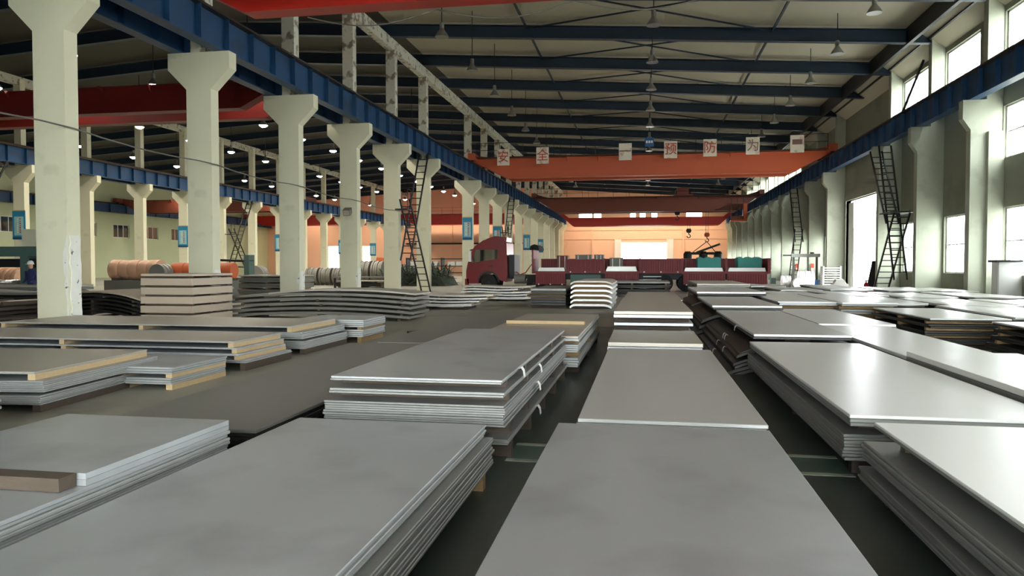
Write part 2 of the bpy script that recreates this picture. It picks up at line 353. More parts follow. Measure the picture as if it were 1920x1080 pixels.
# ------------------------------------------------------------------ concrete columns
def column(x, y, label, group, two=True, upper_top=13.45, worn=True, patch=False):
    c = thing('concrete_column', (x, y, 0), label, 'column', group); d = .21
    MB().box(x - .42, x + .42, y - d, y + d, 0, 7.15).build('shaft', 'concrete', c)
    l = 1.05
    MB().prism([(x - .42, 7.15), (x + .42, 7.15), (x + l, 7.78), (x + l, ZC), (x - l, ZC), (x - l, 7.78)], 'y', y - d, y + d).build('corbel_head', 'concrete', c)
    MB().box(x - .26, x + .26, y - d, y + d, ZC, upper_top).build('upper_post', 'concrete_worn' if worn else 'concrete', c)
    if patch:
        r = random.Random(int(y * 10))
        mb = MB(); hgt = patch; n = 14
        pts = [(y - d + .01, .02), (y + d - .01, .02)] + [(y + d - .01 - r.random() * .05, hgt * (i + 1) / n) for i in range(n)] + [(y - d + .02 + r.random() * .1, hgt * (n - i) / n) for i in range(n)]
        mb.prism(pts, 'x', x + .42, x + .445); mb.build('bare_patch', 'plaster_bare', c)
        pts = [(x + .425, .02)] + [(x + .425, hgt)] + [(x + .40 - r.random() * .12 * (1 - i / n), hgt * .8 * (n - i) / n) for i in range(n)]
        MB().prism(pts, 'y', y - d - .015, y - d).build('bare_patch', 'plaster_bare', c)
    return c
COLS1 = [3.7, 9.7, 15.7, 21.7, 27.7, 33.7, 39.7, 45.7] + [57.7 + 6 * k for k in range(12)]
for i, y in enumerate(COLS1):
    if i < 2: lab = 'pale concrete column left of the frame, %s behind the nearest visible one' % ('second' if i == 0 else 'first')
    else: lab = 'pale green concrete column, %s from the camera in the near row' % ORD[i - 2]
    column(L1, y, lab, 'near row of concrete columns', patch={15.7: 2.35, 21.7: 1.5, 27.7: 1.4, 33.7: 1.5}.get(y, False))
COLS2 = [25.7 + 6 * k for k in range(17)]
for i, y in enumerate(COLS2):
    column(L2, y, 'pale concrete column, %s from the left in the second row' % ORD[i], 'second row of concrete columns', worn=False, upper_top=14.0)
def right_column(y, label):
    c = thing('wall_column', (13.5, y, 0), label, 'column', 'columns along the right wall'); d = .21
    MB().box(12.92, XR, y - d, y + d, 0, 7.1).build('shaft', 'concrete_shaded', c)
    MB().prism([(12.92, 7.1), (XR, 7.1), (XR, ZC), (12.62, ZC), (12.62, 7.55)], 'y', y - d, y + d).build('corbel', 'concrete_shaded', c)
    MB().box(13.5, XR, y - d, y + d, ZC, 12.5).build('upper_post', 'concrete_shaded', c)
    MB().box(13.52, XR, y - d - .18, y - d, 0, 7.0).build('downpipe_casing', 'concrete_shaded', c) if abs(y - 33.3) < .1 else None
for i, y in enumerate([y for y in RC if y > 8 and abs(y - 51.3) > .5]):
    right_column(y, 'grey-lit concrete wall column, %s from the camera along the right wall' % ORD[i])
tb = tag(MB().box(L1 - .2, L1 + .2, YB, YE, 13.4, 14.0).build('concrete_tie_beam', 'concrete_worn'), 'long weathered concrete beam across the tops of the near column row', 'beam')
tag(MB().box(L2 - .2, L2 + .2, YB, YE, 13.6, 14.15).build('concrete_tie_beam', 'concrete_worn'), 'long concrete beam across the tops of the second column row', 'beam')

# ------------------------------------------------------------------ crane runway girders
def runway(x, y0, y1, face, label, step=1.5):
    g = thing('crane_runway_girder', (x, (y0 + y1) / 2, ZC), label, 'girder', 'blue crane runway girders')
    MB().box(x - .2, x + .2, y0, y1, ZC, ZC + .04).build('bottom_flange', 'girder_blue', g); MB().box(x - .24, x + .24, y0, y1, ZC + 1.06, ZC + 1.1).build('top_flange', 'rail', g)
    MB().box(x - .01, x + .01, y0, y1, ZC + .04, ZC + 1.06).build('web', 'girder_blue', g)
    MB().box(x - .04, x + .04, y0, y1, ZC + 1.1, RAIL).build('rail', 'rail', g)
    n = int((y1 - y0) / step); src = None
    for i in range(min(n, 290)):
        y = y0 + .3 + i * step
        if src is None: src = MB().box(x - .19, x + .19, y - .015, y + .015, ZC + .04, ZC + 1.06).build('stiffener', 'girder_blue', g)
        else: inst(src, 'stiffener', g, (0, i * step, 0))
    if face: MB().box(x + face * .45 - .03, x + face * .45 + .03, y0, y1, ZC + 1.1, ZC + 1.16).build('cable_tray', 'rail', g)
    return g
runway(-13.1, YB, YE, 0, 'blue runway girder on the aisle side of the near column row')
runway(-14.5, YB, YE, 0, 'blue runway girder on the far side of the near column row')
runway(13.02, YB, YE, 0, 'dark blue runway girder along the right wall')
runway(L2 + .7, 10, YE, 0, 'blue runway girder on the near side of the second column row')
runway(L2 - .7, 10, YE, 0, 'blue runway girder on the far side of the second column row', 3)
runway(XL + .8, 30, YE, 0, 'blue runway girder along the far left wall', 3)

# ------------------------------------------------------------------ bridge cranes
def crane(y, x0, x1, m, label, belly=8.35, top=9.95, rails=True, walk=True, trolley=None, hook=None, cab=None, mrail='dark_steel'):
    c = thing('bridge_crane', ((x0 + x1) / 2, y, belly), label, 'crane', 'overhead bridge cranes')
    for s in (0, 1):
        ya = y + s * 2.2
        te = max(top, RAIL + .6); pts = [(x0, RAIL + .1), (x0 + 2.6, belly), (x1 - 2.6, belly), (x1, RAIL + .1), (x1, te), (x1 - 2.0, top), (x0 + 2.0, top), (x0, te)]
        gd = MB().prism(pts, 'y', ya, ya + .55).build('girder', m, c)
        MB().box(x0 + 2.6, x1 - 2.6, ya - .04, ya, belly, belly + .05).build('flange_lip', m, gd); MB().box(x0 + 2.0, x1 - 2.0, ya - .06, ya, top - .04, top).build('flange_lip', m, gd)
        if s == 0:
            n = int((x1 - x0) / 2.4)
            for i in range(1, n - 1): MB().prism([(ya - .3, top), (ya, top - .3), (ya, top)], 'x', x0 + i * 2.4, x0 + i * 2.4 + .06).build('bracket', m, gd)
    for x in (x0, x1):
        MB().box(x - .25, x + .25, y - 1.2, y + 4.0, RAIL + .12, RAIL + .62).build('end_carriage', m, c)
        for yy in (y - .7, y + 3.4): MB().cyl((x - .09, yy, RAIL + .22), (x + .09, yy, RAIL + .22), .22, n=14).build('wheel', 'dark_steel', c)
    if walk:
        MB().box(x0 + .3, x1 - .3, y - .75, y - .02, top, top + .05).build('walkway', 'rail', c)
        n = 14
        for i in range(n + 1):
            x = x0 + .3 + (x1 - x0 - .6) * i / n; MB().cyl((x, y - .72, top), (x, y - .72, top + 1.1), .022, n=6).build('railing_post', mrail, c)
        for z in (.55, 1.1): MB().cyl((x0 + .3, y - .72, top + z), (x1 - .3, y - .72, top + z), .022, n=6).build('handrail', mrail, c)
    if trolley is not None:
        t = MB().box(trolley - 1.1, trolley + 1.1, y - .1, y + 2.9, top + .05, top + .3).build('trolley', m, c)
        MB().box(trolley - .7, trolley + .6, y + .5, y + 2.0, top + .3, top + 1.1).build('hoist_housing', 'crane_brown', t)
        MB().cyl((trolley - .9, y + 1.2, top + .6), (trolley + .9, y + 1.2, top + .6), .3, n=16).build('rope_drum', 'dark_steel', t)
    return c
def hookblock(x, y, ztop, z, label, m='crane_orange'):
    h = thing('hook_block', (x, y, z), label, 'crane hook', 'hooks hanging from the cranes')
    for dx in (-.14, .14): MB().cyl((x + dx, y, z + 1.0), (x + dx, y, ztop), .02, n=6).build('rope', 'dark_steel', h)
    MB().prism([(x - .22, z + .55), (x + .22, z + .55), (x + .32, z + .8), (x + .22, z + 1.05), (x - .22, z + 1.05), (x - .32, z + .8)], 'y', y - .14, y + .14).build('sheave_block', m, h)
    pts = [(x, y, z + .55), (x, y, z + .36)] + [(x + .2 * math.sin(a), y, z + .16 + .2 * math.cos(a)) for a in [math.pi * k / 6 for k in range(0, 10)]]
    MB().path(pts, .055, 8).build('hook', 'dark_steel', h); return h
crane(16.3, -13.1, 13.02, 'crane_red', 'bright red bridge crane at the top edge of the picture', walk=False)
c2 = crane(57.0, -13.1, 13.02, 'crane_orange', 'orange bridge crane carrying white character boards', trolley=None, top=9.85)
c3 = crane(89.5, -13.1, 13.02, 'crane_brown', 'dark brown bridge crane behind the crane with the character boards', trolley=4.4, belly=7.9, top=9.6)
crane(110, -13.1, 13.02, 'crane_red', 'red bridge crane nearest the bright end wall', trolley=None, belly=7.35, top=8.55, walk=False)
crane(29.6, L2 + .7, -14.5, 'crane_red_shaded', 'red bridge crane in the dim middle bay behind the nearest column', walk=False, top=9.5)
crane(120, L2 + .7, -14.5, 'crane_red', 'bright red bridge crane at the far end of the middle bay', walk=True, mrail='crane_red')
crane(86.5, XL + .8, L2 - .7, 'crane_brown', 'rusty brown bridge crane in the far left bay', walk=False)
crane(118, XL + .8, L2 - .7, 'crane_red', 'red bridge crane at the far end of the far left bay', walk=False)
# character boards on the orange crane
def text_part(ch, size, x, y, z, m, parent, name='character'):
    cu = bpy.data.curves.new('t', 'FONT'); cu.body = ch; cu.size = size; cu.extrude = .012; cu.align_x = 'CENTER'; cu.align_y = 'CENTER'
    t = bpy.data.objects.new('t', cu); COL.objects.link(t); bpy.context.view_layer.update()
    me = bpy.data.meshes.new_from_object(t.evaluated_get(bpy.context.evaluated_depsgraph_get())); bpy.data.objects.remove(t)
    cxs = [v.co.x for v in me.vertices] or [0]; cys = [v.co.y for v in me.vertices] or [0]
    mx, my = (min(cxs) + max(cxs)) / 2, (min(cys) + max(cys)) / 2
    for v in me.vertices: v.co = Vector((v.co.x - mx, -v.co.z, v.co.y - my))
    me.materials.clear(); me.materials.append(M[m]); o = bpy.data.objects.new(name, me); COL.objects.link(o); o.parent = parent
    o.location = Vector((x, y, z)) - Vector(parent['_w']); return o
for ch, x, lab, m in (('\u5b89', -10.66, 'leftmost', 'sign_red'), ('\u5168', -7.65, 'second', 'sign_red'), ('\u4e00', -1.47, 'third', 'sign_faded'), ('\u9884', 1.81, 'fourth', 'sign_red'),
                   ('\u9632', 4.61, 'fifth', 'sign_red'), ('\u4e3a', 7.59, 'sixth', 'sign_faded'), (None, 10.63, 'seventh', None)):
    z = 10.05 + (.02 * x)
    b = MB().box(x - .47, x + .47, 56.14, 56.2, z - .62, z + .62).build('character_board', 'sign_white', c2)
    if ch: text_part(ch, .92, x, 56.12, z + .05, m, b)
    else: MB().box(x - .34, x + .34, 56.13, 56.14, z - .05, z + .3).build('faded_smear', 'sign_faded', b)
bb = MB().box(-.05, .6, 56.1, 56.16, 10.35, 11.0).build('blue_plate', 'sign_blue', c2)
for k in range(3): MB().box(.03 + k * .18, .16 + k * .18, 56.09, 56.1, 10.6, 10.78).build('white_mark', 'white_paint', bb)
# cab under the brown crane
cb = MB().box(9.6, 11.4, 88.2, 89.4, 6.6, 6.75).build('operator_cab', 'crane_orange', c3)
MB().box(11.0, 11.4, 88.2, 89.4, 6.75, 8.6).build('cab_panel', 'crane_orange', cb); MB().box(9.6, 11.0, 88.2, 88.3, 6.75, 7.2).build('cab_panel', 'crane_brown', cb)
for x in (9.62, 10.3, 10.95): MB().box(x, x + .07, 88.2, 88.28, 6.7, 9.2).build('cab_post', 'dark_steel', cb)
MB().box(9.6, 11.4, 88.2, 89.4, 8.6, 8.7).build('cab_roof', 'crane_brown', cb)
hookblock(3.75, 90.8, 10.0, 7.0, 'black hook block high under the brown crane', 'dark_steel')
hookblock(7.2, 91.0, 9.95, 4.4, 'orange hook block holding the black lifting beam')
hookblock(5.1, 91.0, 9.95, 4.9, 'small dark hook block on a chain beside the orange one', 'dark_steel')
sb = thing('lifting_beam', (7.0, 91, 2.3), 'black lifting beam slung from the orange hook over the trailer', 'lifting beam')
MB().box(4.7, 8.9, 90.8, 91.2, 2.85, 3.15).build('spreader', 'black_plastic', sb)
for x in (5.0, 6.8, 8.5): MB().lathe([(.3, 0), (.5, .08), (.5, .6), (.3, .9)], (x, 91, 2.35), 14).build('magnet_head', 'black_plastic', sb)
MB().beam((6.0, 91, 3.1), (8.7, 91, 4.1), .24, .24).build('boom_arm', 'black_plastic', sb)
for x in (5.6, 8.2): MB().cyl((x, 91, 3.15), (7.2, 91, 4.4), .05, n=6).build('sling', 'dark_steel', sb)
hookblock(-48.5, 86.75, 8.36, 6.6, 'red hook block under the rusty crane in the far left bay', 'crane_red')

# ------------------------------------------------------------------ lamps
def make_lamp(bulb, on):
    r = thing('high_bay_lamp', (0, 0, 0), '', 'lamp')
    st = MB().cyl((0, 0, 0), (0, 0, 1), .02, n=6).build('stem', 'dark_steel', r); st.location = (0, 0, .62)
    MB().lathe([(.05, .36), (.1, .38), (.1, .6), (.05, .64)], (0, 0, 0), 12).build('gear_box', 'lamp_shell', r, True)
    MB().lathe([(.3, 0), (.285, .05), (.22, .16), (.13, .28), (.08, .38), (.06, .38), (.11, .27), (.2, .15), (.26, .05), (.275, .01)], (0, 0, 0), 20).build('bell_shade', 'lamp_shell', r, True)
    MB().lathe([(.005, .03), (.15, .04), (.2, .06), (.2, .075), (.005, .08)] if not on else [(.005, -.15), (.12, -.135), (.22, -.08), (.29, -.01), (.29, .02), (.005, .03)], (0, 0, 0), 16).build('lens', bulb, r)
    return r
protos = {}
def lamp(x, y, z, bulb, label, group, watts=0, col=(1, .95, .85)):
    on = watts > 0
    if bulb not in protos: r = protos[bulb] = make_lamp(bulb, on); r.location = (x, y, z); r['label'] = label; r['group'] = group
    else: r = copy_tree(protos[bulb], (x, y, z), label, group)
    [setattr(q, 'scale', (1, 1, roof_z(x) - z - .63)) for q in r.children if q.name.startswith('stem')]
    if on:
        ld = bpy.data.lights.new('lamp_light', 'SPOT'); ld.energy = watts; ld.color = col; ld.spot_size = 2.6; ld.spot_blend = .4; ld.shadow_soft_size = .25
        o = bpy.data.objects.new('lamp_light', ld); COL.objects.link(o); o.location = (x, y, z - .2)
for row, x in (('left', -8.7), ('middle', .3), ('right', 8.8)):
    for i in range(12):
        y = 31.6 + 5.75 * i
        if y > 118: break
        lamp(x, y, 11.5, 'chrome', 'unlit bell-shaped hall lamp, %s from the camera in the %s row' % (ORD[i], row), 'unlit lamps of the right bay')
for i in range(4):  # lit lamps added here to brighten and warm the end wall
    lamp((-9, -3, 3, 9)[i], 121, 11.8, 'lamp_warm', 'warm hall lamp added to light the end wall, %s from the left' % ORD[i], 'warm lamps by the end wall', LAMP_W * 1.95, (1, .74, .52))
k = 0
for row, x in (('near', -17.6), ('middle', -26.6), ('far', -35.6)):
    for i in range(13):
        y = 31.2 + 6.0 * i * (1 if row != 'far' else 1) + (0 if row != 'far' else 5)
        if y > 112: break
        if row == 'near' and i % 2: continue
        bulb = 'lamp_cool'
        if row == 'middle' and i == 1: bulb = 'lamp_pink'
        if row == 'far' and i == 2: bulb = 'lamp_yellow'
        lamp(x, y, 11.5, bulb, 'lit hall lamp, %s from the camera in the %s row of the middle bay' % (ORD[i], row), 'lit lamps of the middle bay', LAMP_W, (1, .93, .78))
for row, x in (('near', -45.2), ('far', -57.5)):
    for i in range(0, 10):
        y = 54.0 + 6.3 * i
        lamp(x, y, 11.3, 'lamp_cool', 'lit hall lamp, %s from the camera in the %s row of the far left bay' % (ORD[i], row), 'lit lamps of the far left bay', LAMP_W * .9, (1, .95, .8))
for i, (x, y) in enumerate(((-20, 121), (-28, 121), (-36, 121), (-46, 121), (-58, 121))):
    lamp(x, y, 11.8, 'lamp_warm', 'warm lit lamp before the end wall of the left bays, %s from the right' % ORD[i], 'warm lamps by the end wall', LAMP_W * 1.85, (1, .78, .56))

# ------------------------------------------------------------------ stacks of steel plate
def plate_mesh(lx, ly, t, bend, name='plate'):
    """A plate lx by ly by t centred on its base; bend = (kind, amount): 'arch' along x, 'sag' along x, 'droop' of both x ends, 'left' droop of the left edge, 'wave'."""
    mb = MB(); kind, amt = bend if bend else (None, 0)
    n = 1 if not kind else 14
    def zf(u):
        if kind == 'arch': return amt * (1 - (2 * u - 1) ** 2)
        if kind == 'droop': return -amt * abs(2 * u - 1) ** 4
        if kind == 'left': return -amt * max(0, (.45 - u) / .45) ** 2
        if kind == 'curlend': return -amt * max(0, (u - .8) / .2) ** 2 - amt * max(0, (.12 - u) / .12) ** 2
        if kind == 'wave': return amt * math.sin(u * 7.0)
        return 0
    for i in range(n + 1):
        u = i / n; x = (u - .5) * lx; z = zf(u)
        mb.v += [(x, -ly / 2, z), (x, ly / 2, z), (x, ly / 2, z + t), (x, -ly / 2, z + t)]
    for i in range(n):
        a = i * 4; b = a + 4
        mb.f += [(a, b, b + 1, a + 1), (a + 1, b + 1, b + 2, a + 2), (a + 2, b + 2, b + 3, a + 3), (a + 3, b + 3, b, a)]
    e = n * 4; mb.f += [(0, 1, 2, 3), (e + 3, e + 2, e + 1, e)]
    me = bpy.data.meshes.new(name); me.from_pydata(mb.v, [], mb.f)
    import bmesh
    bm = bmesh.new(); bm.from_mesh(me); bmesh.ops.recalc_face_normals(bm, faces=bm.faces)
    if not kind: bmesh.ops.bevel(bm, geom=list(bm.edges), offset=min(.005, t * .25), segments=1, affect='EDGES')
    bm.to_mesh(me); bm.free()
    return me
def level_word(i, n):
    if n == 1: return None
    if n == 2: return ('bottom', 'top')[i]
    if n == 3: return ('bottom', 'middle', 'top')[i]
    if i == n - 1: return 'top'
    if i == 0: return 'bottom'
    return ('', 'second-highest', 'third-highest', 'fourth-highest', 'fifth-highest', 'sixth-highest')[n - 1 - i]
def stack(desc, x0, x1, y0, y1, layers, m='steel', top_m=None, edge_m=None, wood='timber', rz=0.0, bend=None, jit=.012, nskid=3, skid_axis=None, wood_stick=.0, tails=0, flush=False):
    """layers from the floor up: (gap under the bundle, number of plates, total thickness, optional outsets (x0,x1,y0,y1))."""
    r = random.Random(hash(desc) % 1000 + int(abs(x0 * 100)) + int(abs(y0 * 10))); r = random.Random(int(abs(x0 * 1000) + abs(y0 * 77)))
    z = 0; N = len(layers); long_x = (x1 - x0) > (y1 - y0)
    cx0, cy0 = (x0 + x1) / 2, (y0 + y1) / 2
    for i, ly in enumerate(layers):
        gap, n, T = ly[:3]; o4 = ly[3] if len(ly) > 3 else (0, 0, 0, 0)
        a0, a1, b0, b1 = x0 - o4[0], x1 + o4[1], y0 - o4[2], y1 + o4[3]
        lx, lyy = a1 - a0, b1 - b0; c = Vector(((a0 + a1) / 2 - cx0, (b0 + b1) / 2 - cy0, 0)); c.rotate(Matrix.Rotation(rz, 3, 'Z'))
        lw = level_word(i, N)
        lab = (lw + ' bundle of the ' + desc) if lw else desc
        b = thing('plate_bundle', (cx0 + c.x, cy0 + c.y, z), lab, 'steel plates', 'bundles of the ' + desc)
        b.rotation_euler.z = rz
        if gap > .035:
            for k in range(nskid):
                f = (k + .5) / nskid if nskid > 2 else (.08 + .84 * k)
                if nskid >= 3: f = .06 + .88 * k / (nskid - 1)
                if flush: e = .05 / (lx if long_x else lyy); f = e + (1 - 2 * e) * k / (nskid - 1)
                me = MB(); w = .09
                ax = skid_axis or ('y' if long_x else 'x')
                if ax == 'y': X = (f - .5) * lx; me.box(X - w / 2, X + w / 2, -lyy / 2 - wood_stick + .01, lyy / 2 + wood_stick - .01, 0, gap)
                else: Y = (f - .5) * lyy; me.box(-lx / 2 - wood_stick + .01, lx / 2 + wood_stick - .01, Y - w / 2, Y + w / 2, 0, gap)
                mesh = bpy.data.meshes.new('skid'); mesh.from_pydata(me.v, [], me.f); mesh.materials.append(M['timber_dark' if i == 0 and N > 2 else wood])
                s = bpy.data.objects.new('skid', mesh); COL.objects.link(s); s.parent = b
        t = T / n; bnd = ly[4] if len(ly) > 4 else bend
        edge_mm = ly[5] if len(ly) > 5 else edge_m; pm = plate_mesh(lx, lyy, t * .93, bnd); pm.materials.append(M[m])
        for k in range(n):
            p = bpy.data.objects.new('plate', pm); COL.objects.link(p); p.parent = b
            p.location = (r.uniform(-jit, jit), r.uniform(-jit, jit), gap + k * t)
            if i == N - 1 and k == n - 1 and top_m: pt = pm.copy(); pt.materials.clear(); pt.materials.append(M[top_m]); p.data = pt
            elif edge_mm and not (i == N - 1 and k == n - 1):
                if not pm.get('e'): pm['e'] = 1; pm.materials.clear(); pm.materials.append(M[edge_mm])
        if edge_mm and i == N - 1 and not top_m: p.data = pm.copy(); p.data.materials.clear(); p.data.materials.append(M[m])
        if tails and i < N:
            for k in range(tails):
                Y = (-.42 + .5 * r.random()) * lyy; sx = 1 if x1 < .5 else -1; X = sx * lx / 2; zz = gap + T * .6
                t_ = MB(); d = sx
                prof = [(0, 0), (.03, .01), (.05, -.02), (.058, -.08)]
                for (pa, pb) in zip(prof[:-1], prof[1:]):
                    t_.quad_box([(X + d * pa[0], Y, zz + pa[1] - .003), (X + d * pb[0], Y, zz + pb[1] - .003), (X + d * pb[0], Y + .1, zz + pb[1] - .003), (X + d * pa[0], Y + .1, zz + pa[1] - .003),
                                 (X + d * pa[0], Y, zz + pa[1]), (X + d * pb[0], Y, zz + pb[1]), (X + d * pb[0], Y + .1, zz + pb[1]), (X + d * pa[0], Y + .1, zz + pa[1])])
                mesh = bpy.data.meshes.new('strap_tail'); mesh.from_pydata(t_.v, [], t_.f); mesh.materials.append(M['tape'])
                s = bpy.data.objects.new('strap_tail', mesh); COL.objects.link(s); s.parent = b
        z += gap + T
    return z
S = stack
# --- foreground, centre row
S('grey plate stack in the middle foreground, nearest the camera', -.63, .875, 1.0, 5.5, [(.1, 9, .38)], m='steel', edge_m='steel_dark', tails=2)
S('grey plate stack directly beyond the middle foreground one', -.54, .95, 6.05, 11.3, [(.12, 4, .14), (.04, 3, .10)], m='steel_pale', edge_m='steel_dark')
S('third plate stack along the centre row', -.57, .9, 11.9, 14.2, [(.12, 4, .12), (.05, 2, .14)], m='steel_warm', edge_m='steel')
S('centre row stack with black gaps between its layers', -.58, .9, 14.4, 20.3, [(.12, 2, .12), (.09, 1, .07), (.09, 1, .06), (.09, 2, .13)], m='steel_warm', edge_m='steel', wood='timber_dark', wood_stick=-.05, jit=.02)
S('brownish plate stack just before the truck on the centre row', -.6, 1.0, 20.8, 26.8, [(.12, 4, .2), (.08, 4, .2), (.05, 1, .05)], m='steel_warm', edge_m='steel_dark')
S('tall centre stack of bent plates with drooping edges', -2.75, -1.2, 28.0, 33.2, [(.1, 1, .09), (.1, 1, .08), (.1, 1, .08), (.1, 1, .08), (.1, 1, .08), (.08, 1, .06)], m='steel_warm', edge_m='steel_bright', bend=('curlend', .09), jit=.03, top_m='steel_warm')
S('low dark stack left of the tall bent one', -4.3, -2.95, 28.3, 32.5, [(.1, 3, .3), (.06, 1, .06, (.12, 0, .1, 0)), (.05, 2, .18)], m='steel_dark', edge_m='steel_black')
# --- foreground, left
S('wide grey plate stack at the lower left foreground', -2.72, -1.19, 1.0, 5.55, [(.12, 9, .21, (.01, .05, 0, .03), None, 'steel_dark'), (.005, 5, .095)], m='steel', edge_m='edge_bright', jit=.014)
S('plate stack at the left edge with a timber plank on it', -4.25, -2.92, .8, 4.86, [(.1, 5, .13, (0, .1, 0, .02), None, 'steel_dark'), (.02, 9, .22)], m='steel', edge_m='edge_bright', jit=.012, wood='timber', wood_stick=.06)
S('short thin plate pack lying behind the timber plank', -4.25, -2.93, 3.5, 4.9, [(.47, 1, .001)], m='steel', nskid=0) if False else None
tp = thing('plate_bundle', (-3.58, 4.18, .47), 'short thin pack of plates lying behind the timber plank', 'steel plates')
for k in range(2): MB().box(-4.24, -2.93, 3.49, 4.88, .47 + k * .035, .503 + k * .035).build('plate', 'steel', tp)
tag(MB().box(-4.5, -2.98, 3.36, 3.48, .472, .542).build('timber_plank', 'timber_dark'), 'dark squared timber plank across the left foreground stack', 'timber')
S('long dark stack behind the left foreground ones, near half', -4.5, -3.02, 5.4, 11.9, [(.1, 3, .09), (.03, 4, .13)], m='steel_dark', edge_m='steel_black')
S('long dark stack behind the left foreground ones, far half', -4.45, -3.0, 12.0, 18.4, [(.1, 3, .09), (.03, 4, .13)], m='steel_dark', edge_m='steel_black')
S('tall sharp-edged stack left of the centre row', -2.66, -1.16, 6.02, 10.85, [(.16, 3, .05, (0, .05, 0, 0)), (.1, 9, .18, (.05, .03, .02, 0)), (.06, 2, .05, (.01, .02, .01, 0)), (.06, 2, .04)], m='steel', edge_m='edge_mid', tails=1, nskid=5, wood='timber_dark')
S('plate stack behind the tall sharp-edged stack', -2.52, -.97, 11.1, 16.1, [(.12, 4, .14), (.08, 4, .12), (.05, 2, .08)], m='steel_warm', edge_m='edge_bright')
tag(MB().box(-2.45, -1.05, 13.2, 13.32, .592, .65).build('timber_batten', 'timber_pale'), 'pale timber batten lying across the stack behind the sharp-edged one', 'timber')
# --- left middle
S('broad crosswise stack below the nearest columns', -12.6, -6.4, 12.8, 14.8, [(.1, 5, .15, (0, .25, 0, 0)), (.03, 4, .13, (0, .2, 0, 0)), (.08, 2, .03)], m='steel_warm', edge_m='edge_bright', wood='timber_pale', nskid=3, flush=True)
S('broad crosswise stack with wooden spacers at its right end', -12.4, -6.3, 10.65, 12.2, [(.12, 2, .05, (0, .2, 0, 0)), (.06, 1, .04, (0, .1, 0, 0)), (.06, 1, .03, (0, .06, 0, 0)), (.07, 2, .03)], m='steel_warm', edge_m='steel', wood='timber_pale', nskid=3, flush=True)
S('small bright-ended stack right of the broad crosswise one', -7.4, -5.85, 14.95, 16.3, [(.12, 4, .16), (.05, 4, .16)], m='steel', edge_m='edge_bright')
S('left stack with a yellow wooden spacer', -9.6, -6.85, 7.15, 9.4, [(.08, 5, .11, (0, .1, .06, 0)), (.03, 6, .13, (0, .12, .04, .05)), (.07, 2, .03)], m='steel_warm', edge_m='edge_bright', wood='timber_pale', rz=.1, skid_axis='y', nskid=3, flush=True)
S('small two-layer stack right of the yellow-spacer stack', -7.6, -6.12, 8.85, 10.15, [(.07, 3, .09), (.05, 3, .09)], m='steel', edge_m='edge_bright', wood='timber_pale', skid_axis='y', flush=True)
S('cut-off stack at the left picture edge', -8.5, -6.15, 4.7, 6.15, [(.1, 3, .1), (.05, 3, .1, (0, .05, .0, 0)), (.04, 2, .05)], m='steel', edge_m='edge_bright', rz=.08)
S('long arched stack before the third and fourth columns', -12.4, -6.75, 20.9, 22.5, [(.06, 1, .08), (.06, 1, .08, (.1, .1, 0, 0)), (.06, 1, .08), (.06, 1, .085, (0, .12, 0, 0)), (.06, 1, .08, (.2, .1, 0, 0)), (.06, 1, .05, (-1.2, .15, 0, 0))], m='steel_mid', edge_m='steel_mid', bend=('arch', .12), jit=.05, wood='timber_dark', top_m='steel_warm')
S('low stack right of the long arched one', -9.6, -6.3, 26.7, 28.3, [(.12, 2, .1), (.05, 1, .06, (.1, .3, 0, 0)), (.05, 1, .06, (0, .6, 0, 0)), (.05, 1, .08, (0, .9, 0, 0))], m='steel_warm', edge_m='steel_bright', bend=('wave', .02), jit=.05)
S('farther low stack left of the truck cab', -8.3, -5.1, 33.4, 35, [(.1, 2, .1), (.05, 1, .07), (.05, 1, .07), (.05, 1, .07, (0, -.6, 0, 0)), (.05, 1, .08)], m='steel_warm', edge_m='steel_bright', bend=('wave', .02), jit=.05)
S('dark olive stack just before the trailer wheels', -2.6, 1.3, 39, 42.5, [(.1, 3, .3), (.06, 2, .16), (.08, 1, .1)], m='steel_dark', edge_m='steel_black', jit=.06)
S('low dark stack in front of the truck cab', -6.0, -4.6, 36, 38.5, [(.1, 2, .2), (.06, 2, .14)], m='steel_dark', edge_m='steel_dark')
S('tall block stack of five bundles between the first two columns', -13.55, -12.0, 18.3, 20.3, [(.1, 1, .2), (.04, 1, .21), (.04, 1, .21), (.04, 1, .21), (.04, 1, .21), (.04, 1, .07)], m='paper_wrap', edge_m='paper_wrap', wood='timber_dark', wood_stick=-.06, jit=.02)
S('black arched plates left of the five-bundle block', -16.6, -13.7, 18.4, 20, [(.1, 2, .08), (.05, 1, .05), (.06, 1, .05), (.06, 1, .05), (.06, 1, .05), (.05, 1, .05)], m='steel_black', edge_m='steel_black', bend=('arch', .22), jit=.1, wood='timber_dark', top_m='paper_wrap')
S('untidy stack of curled plates at the far left edge', -19.8, -16.9, 17.2, 19, [(.12, 1, .04), (.08, 1, .04), (.1, 1, .04, (.2, -.3, 0, 0)), (.1, 1, .04), (.1, 1, .04, (0, .2, 0, 0))], m='steel_warm', edge_m='steel_black', bend=('arch', -.12), jit=.15, wood='timber_dark', top_m='paper_wrap')
S('stack behind the third column in the middle bay', -17.6, -14.9, 30.2, 32.0, [(.1, 2, .22), (.06, 2, .2), (.06, 2, .2), (.05, 2, .2), (.05, 1, .06)], m='steel_warm', edge_m='steel_dark', jit=.04)
S('stack left of the arched one behind the second column', -18.4, -15.4, 24.2, 26, [(.1, 2, .2), (.05, 2, .18), (.05, 1, .1), (.05, 1, .06)], m='steel_warm', edge_m='steel_dark', bend=('wave', .03), jit=.08)
S('stack behind the fourth column in the middle bay', -17.5, -14.8, 40.5, 42.2, [(.1, 2, .25), (.06, 2, .22), (.06, 1, .06)], m='steel_warm', edge_m='steel_black', jit=.04)
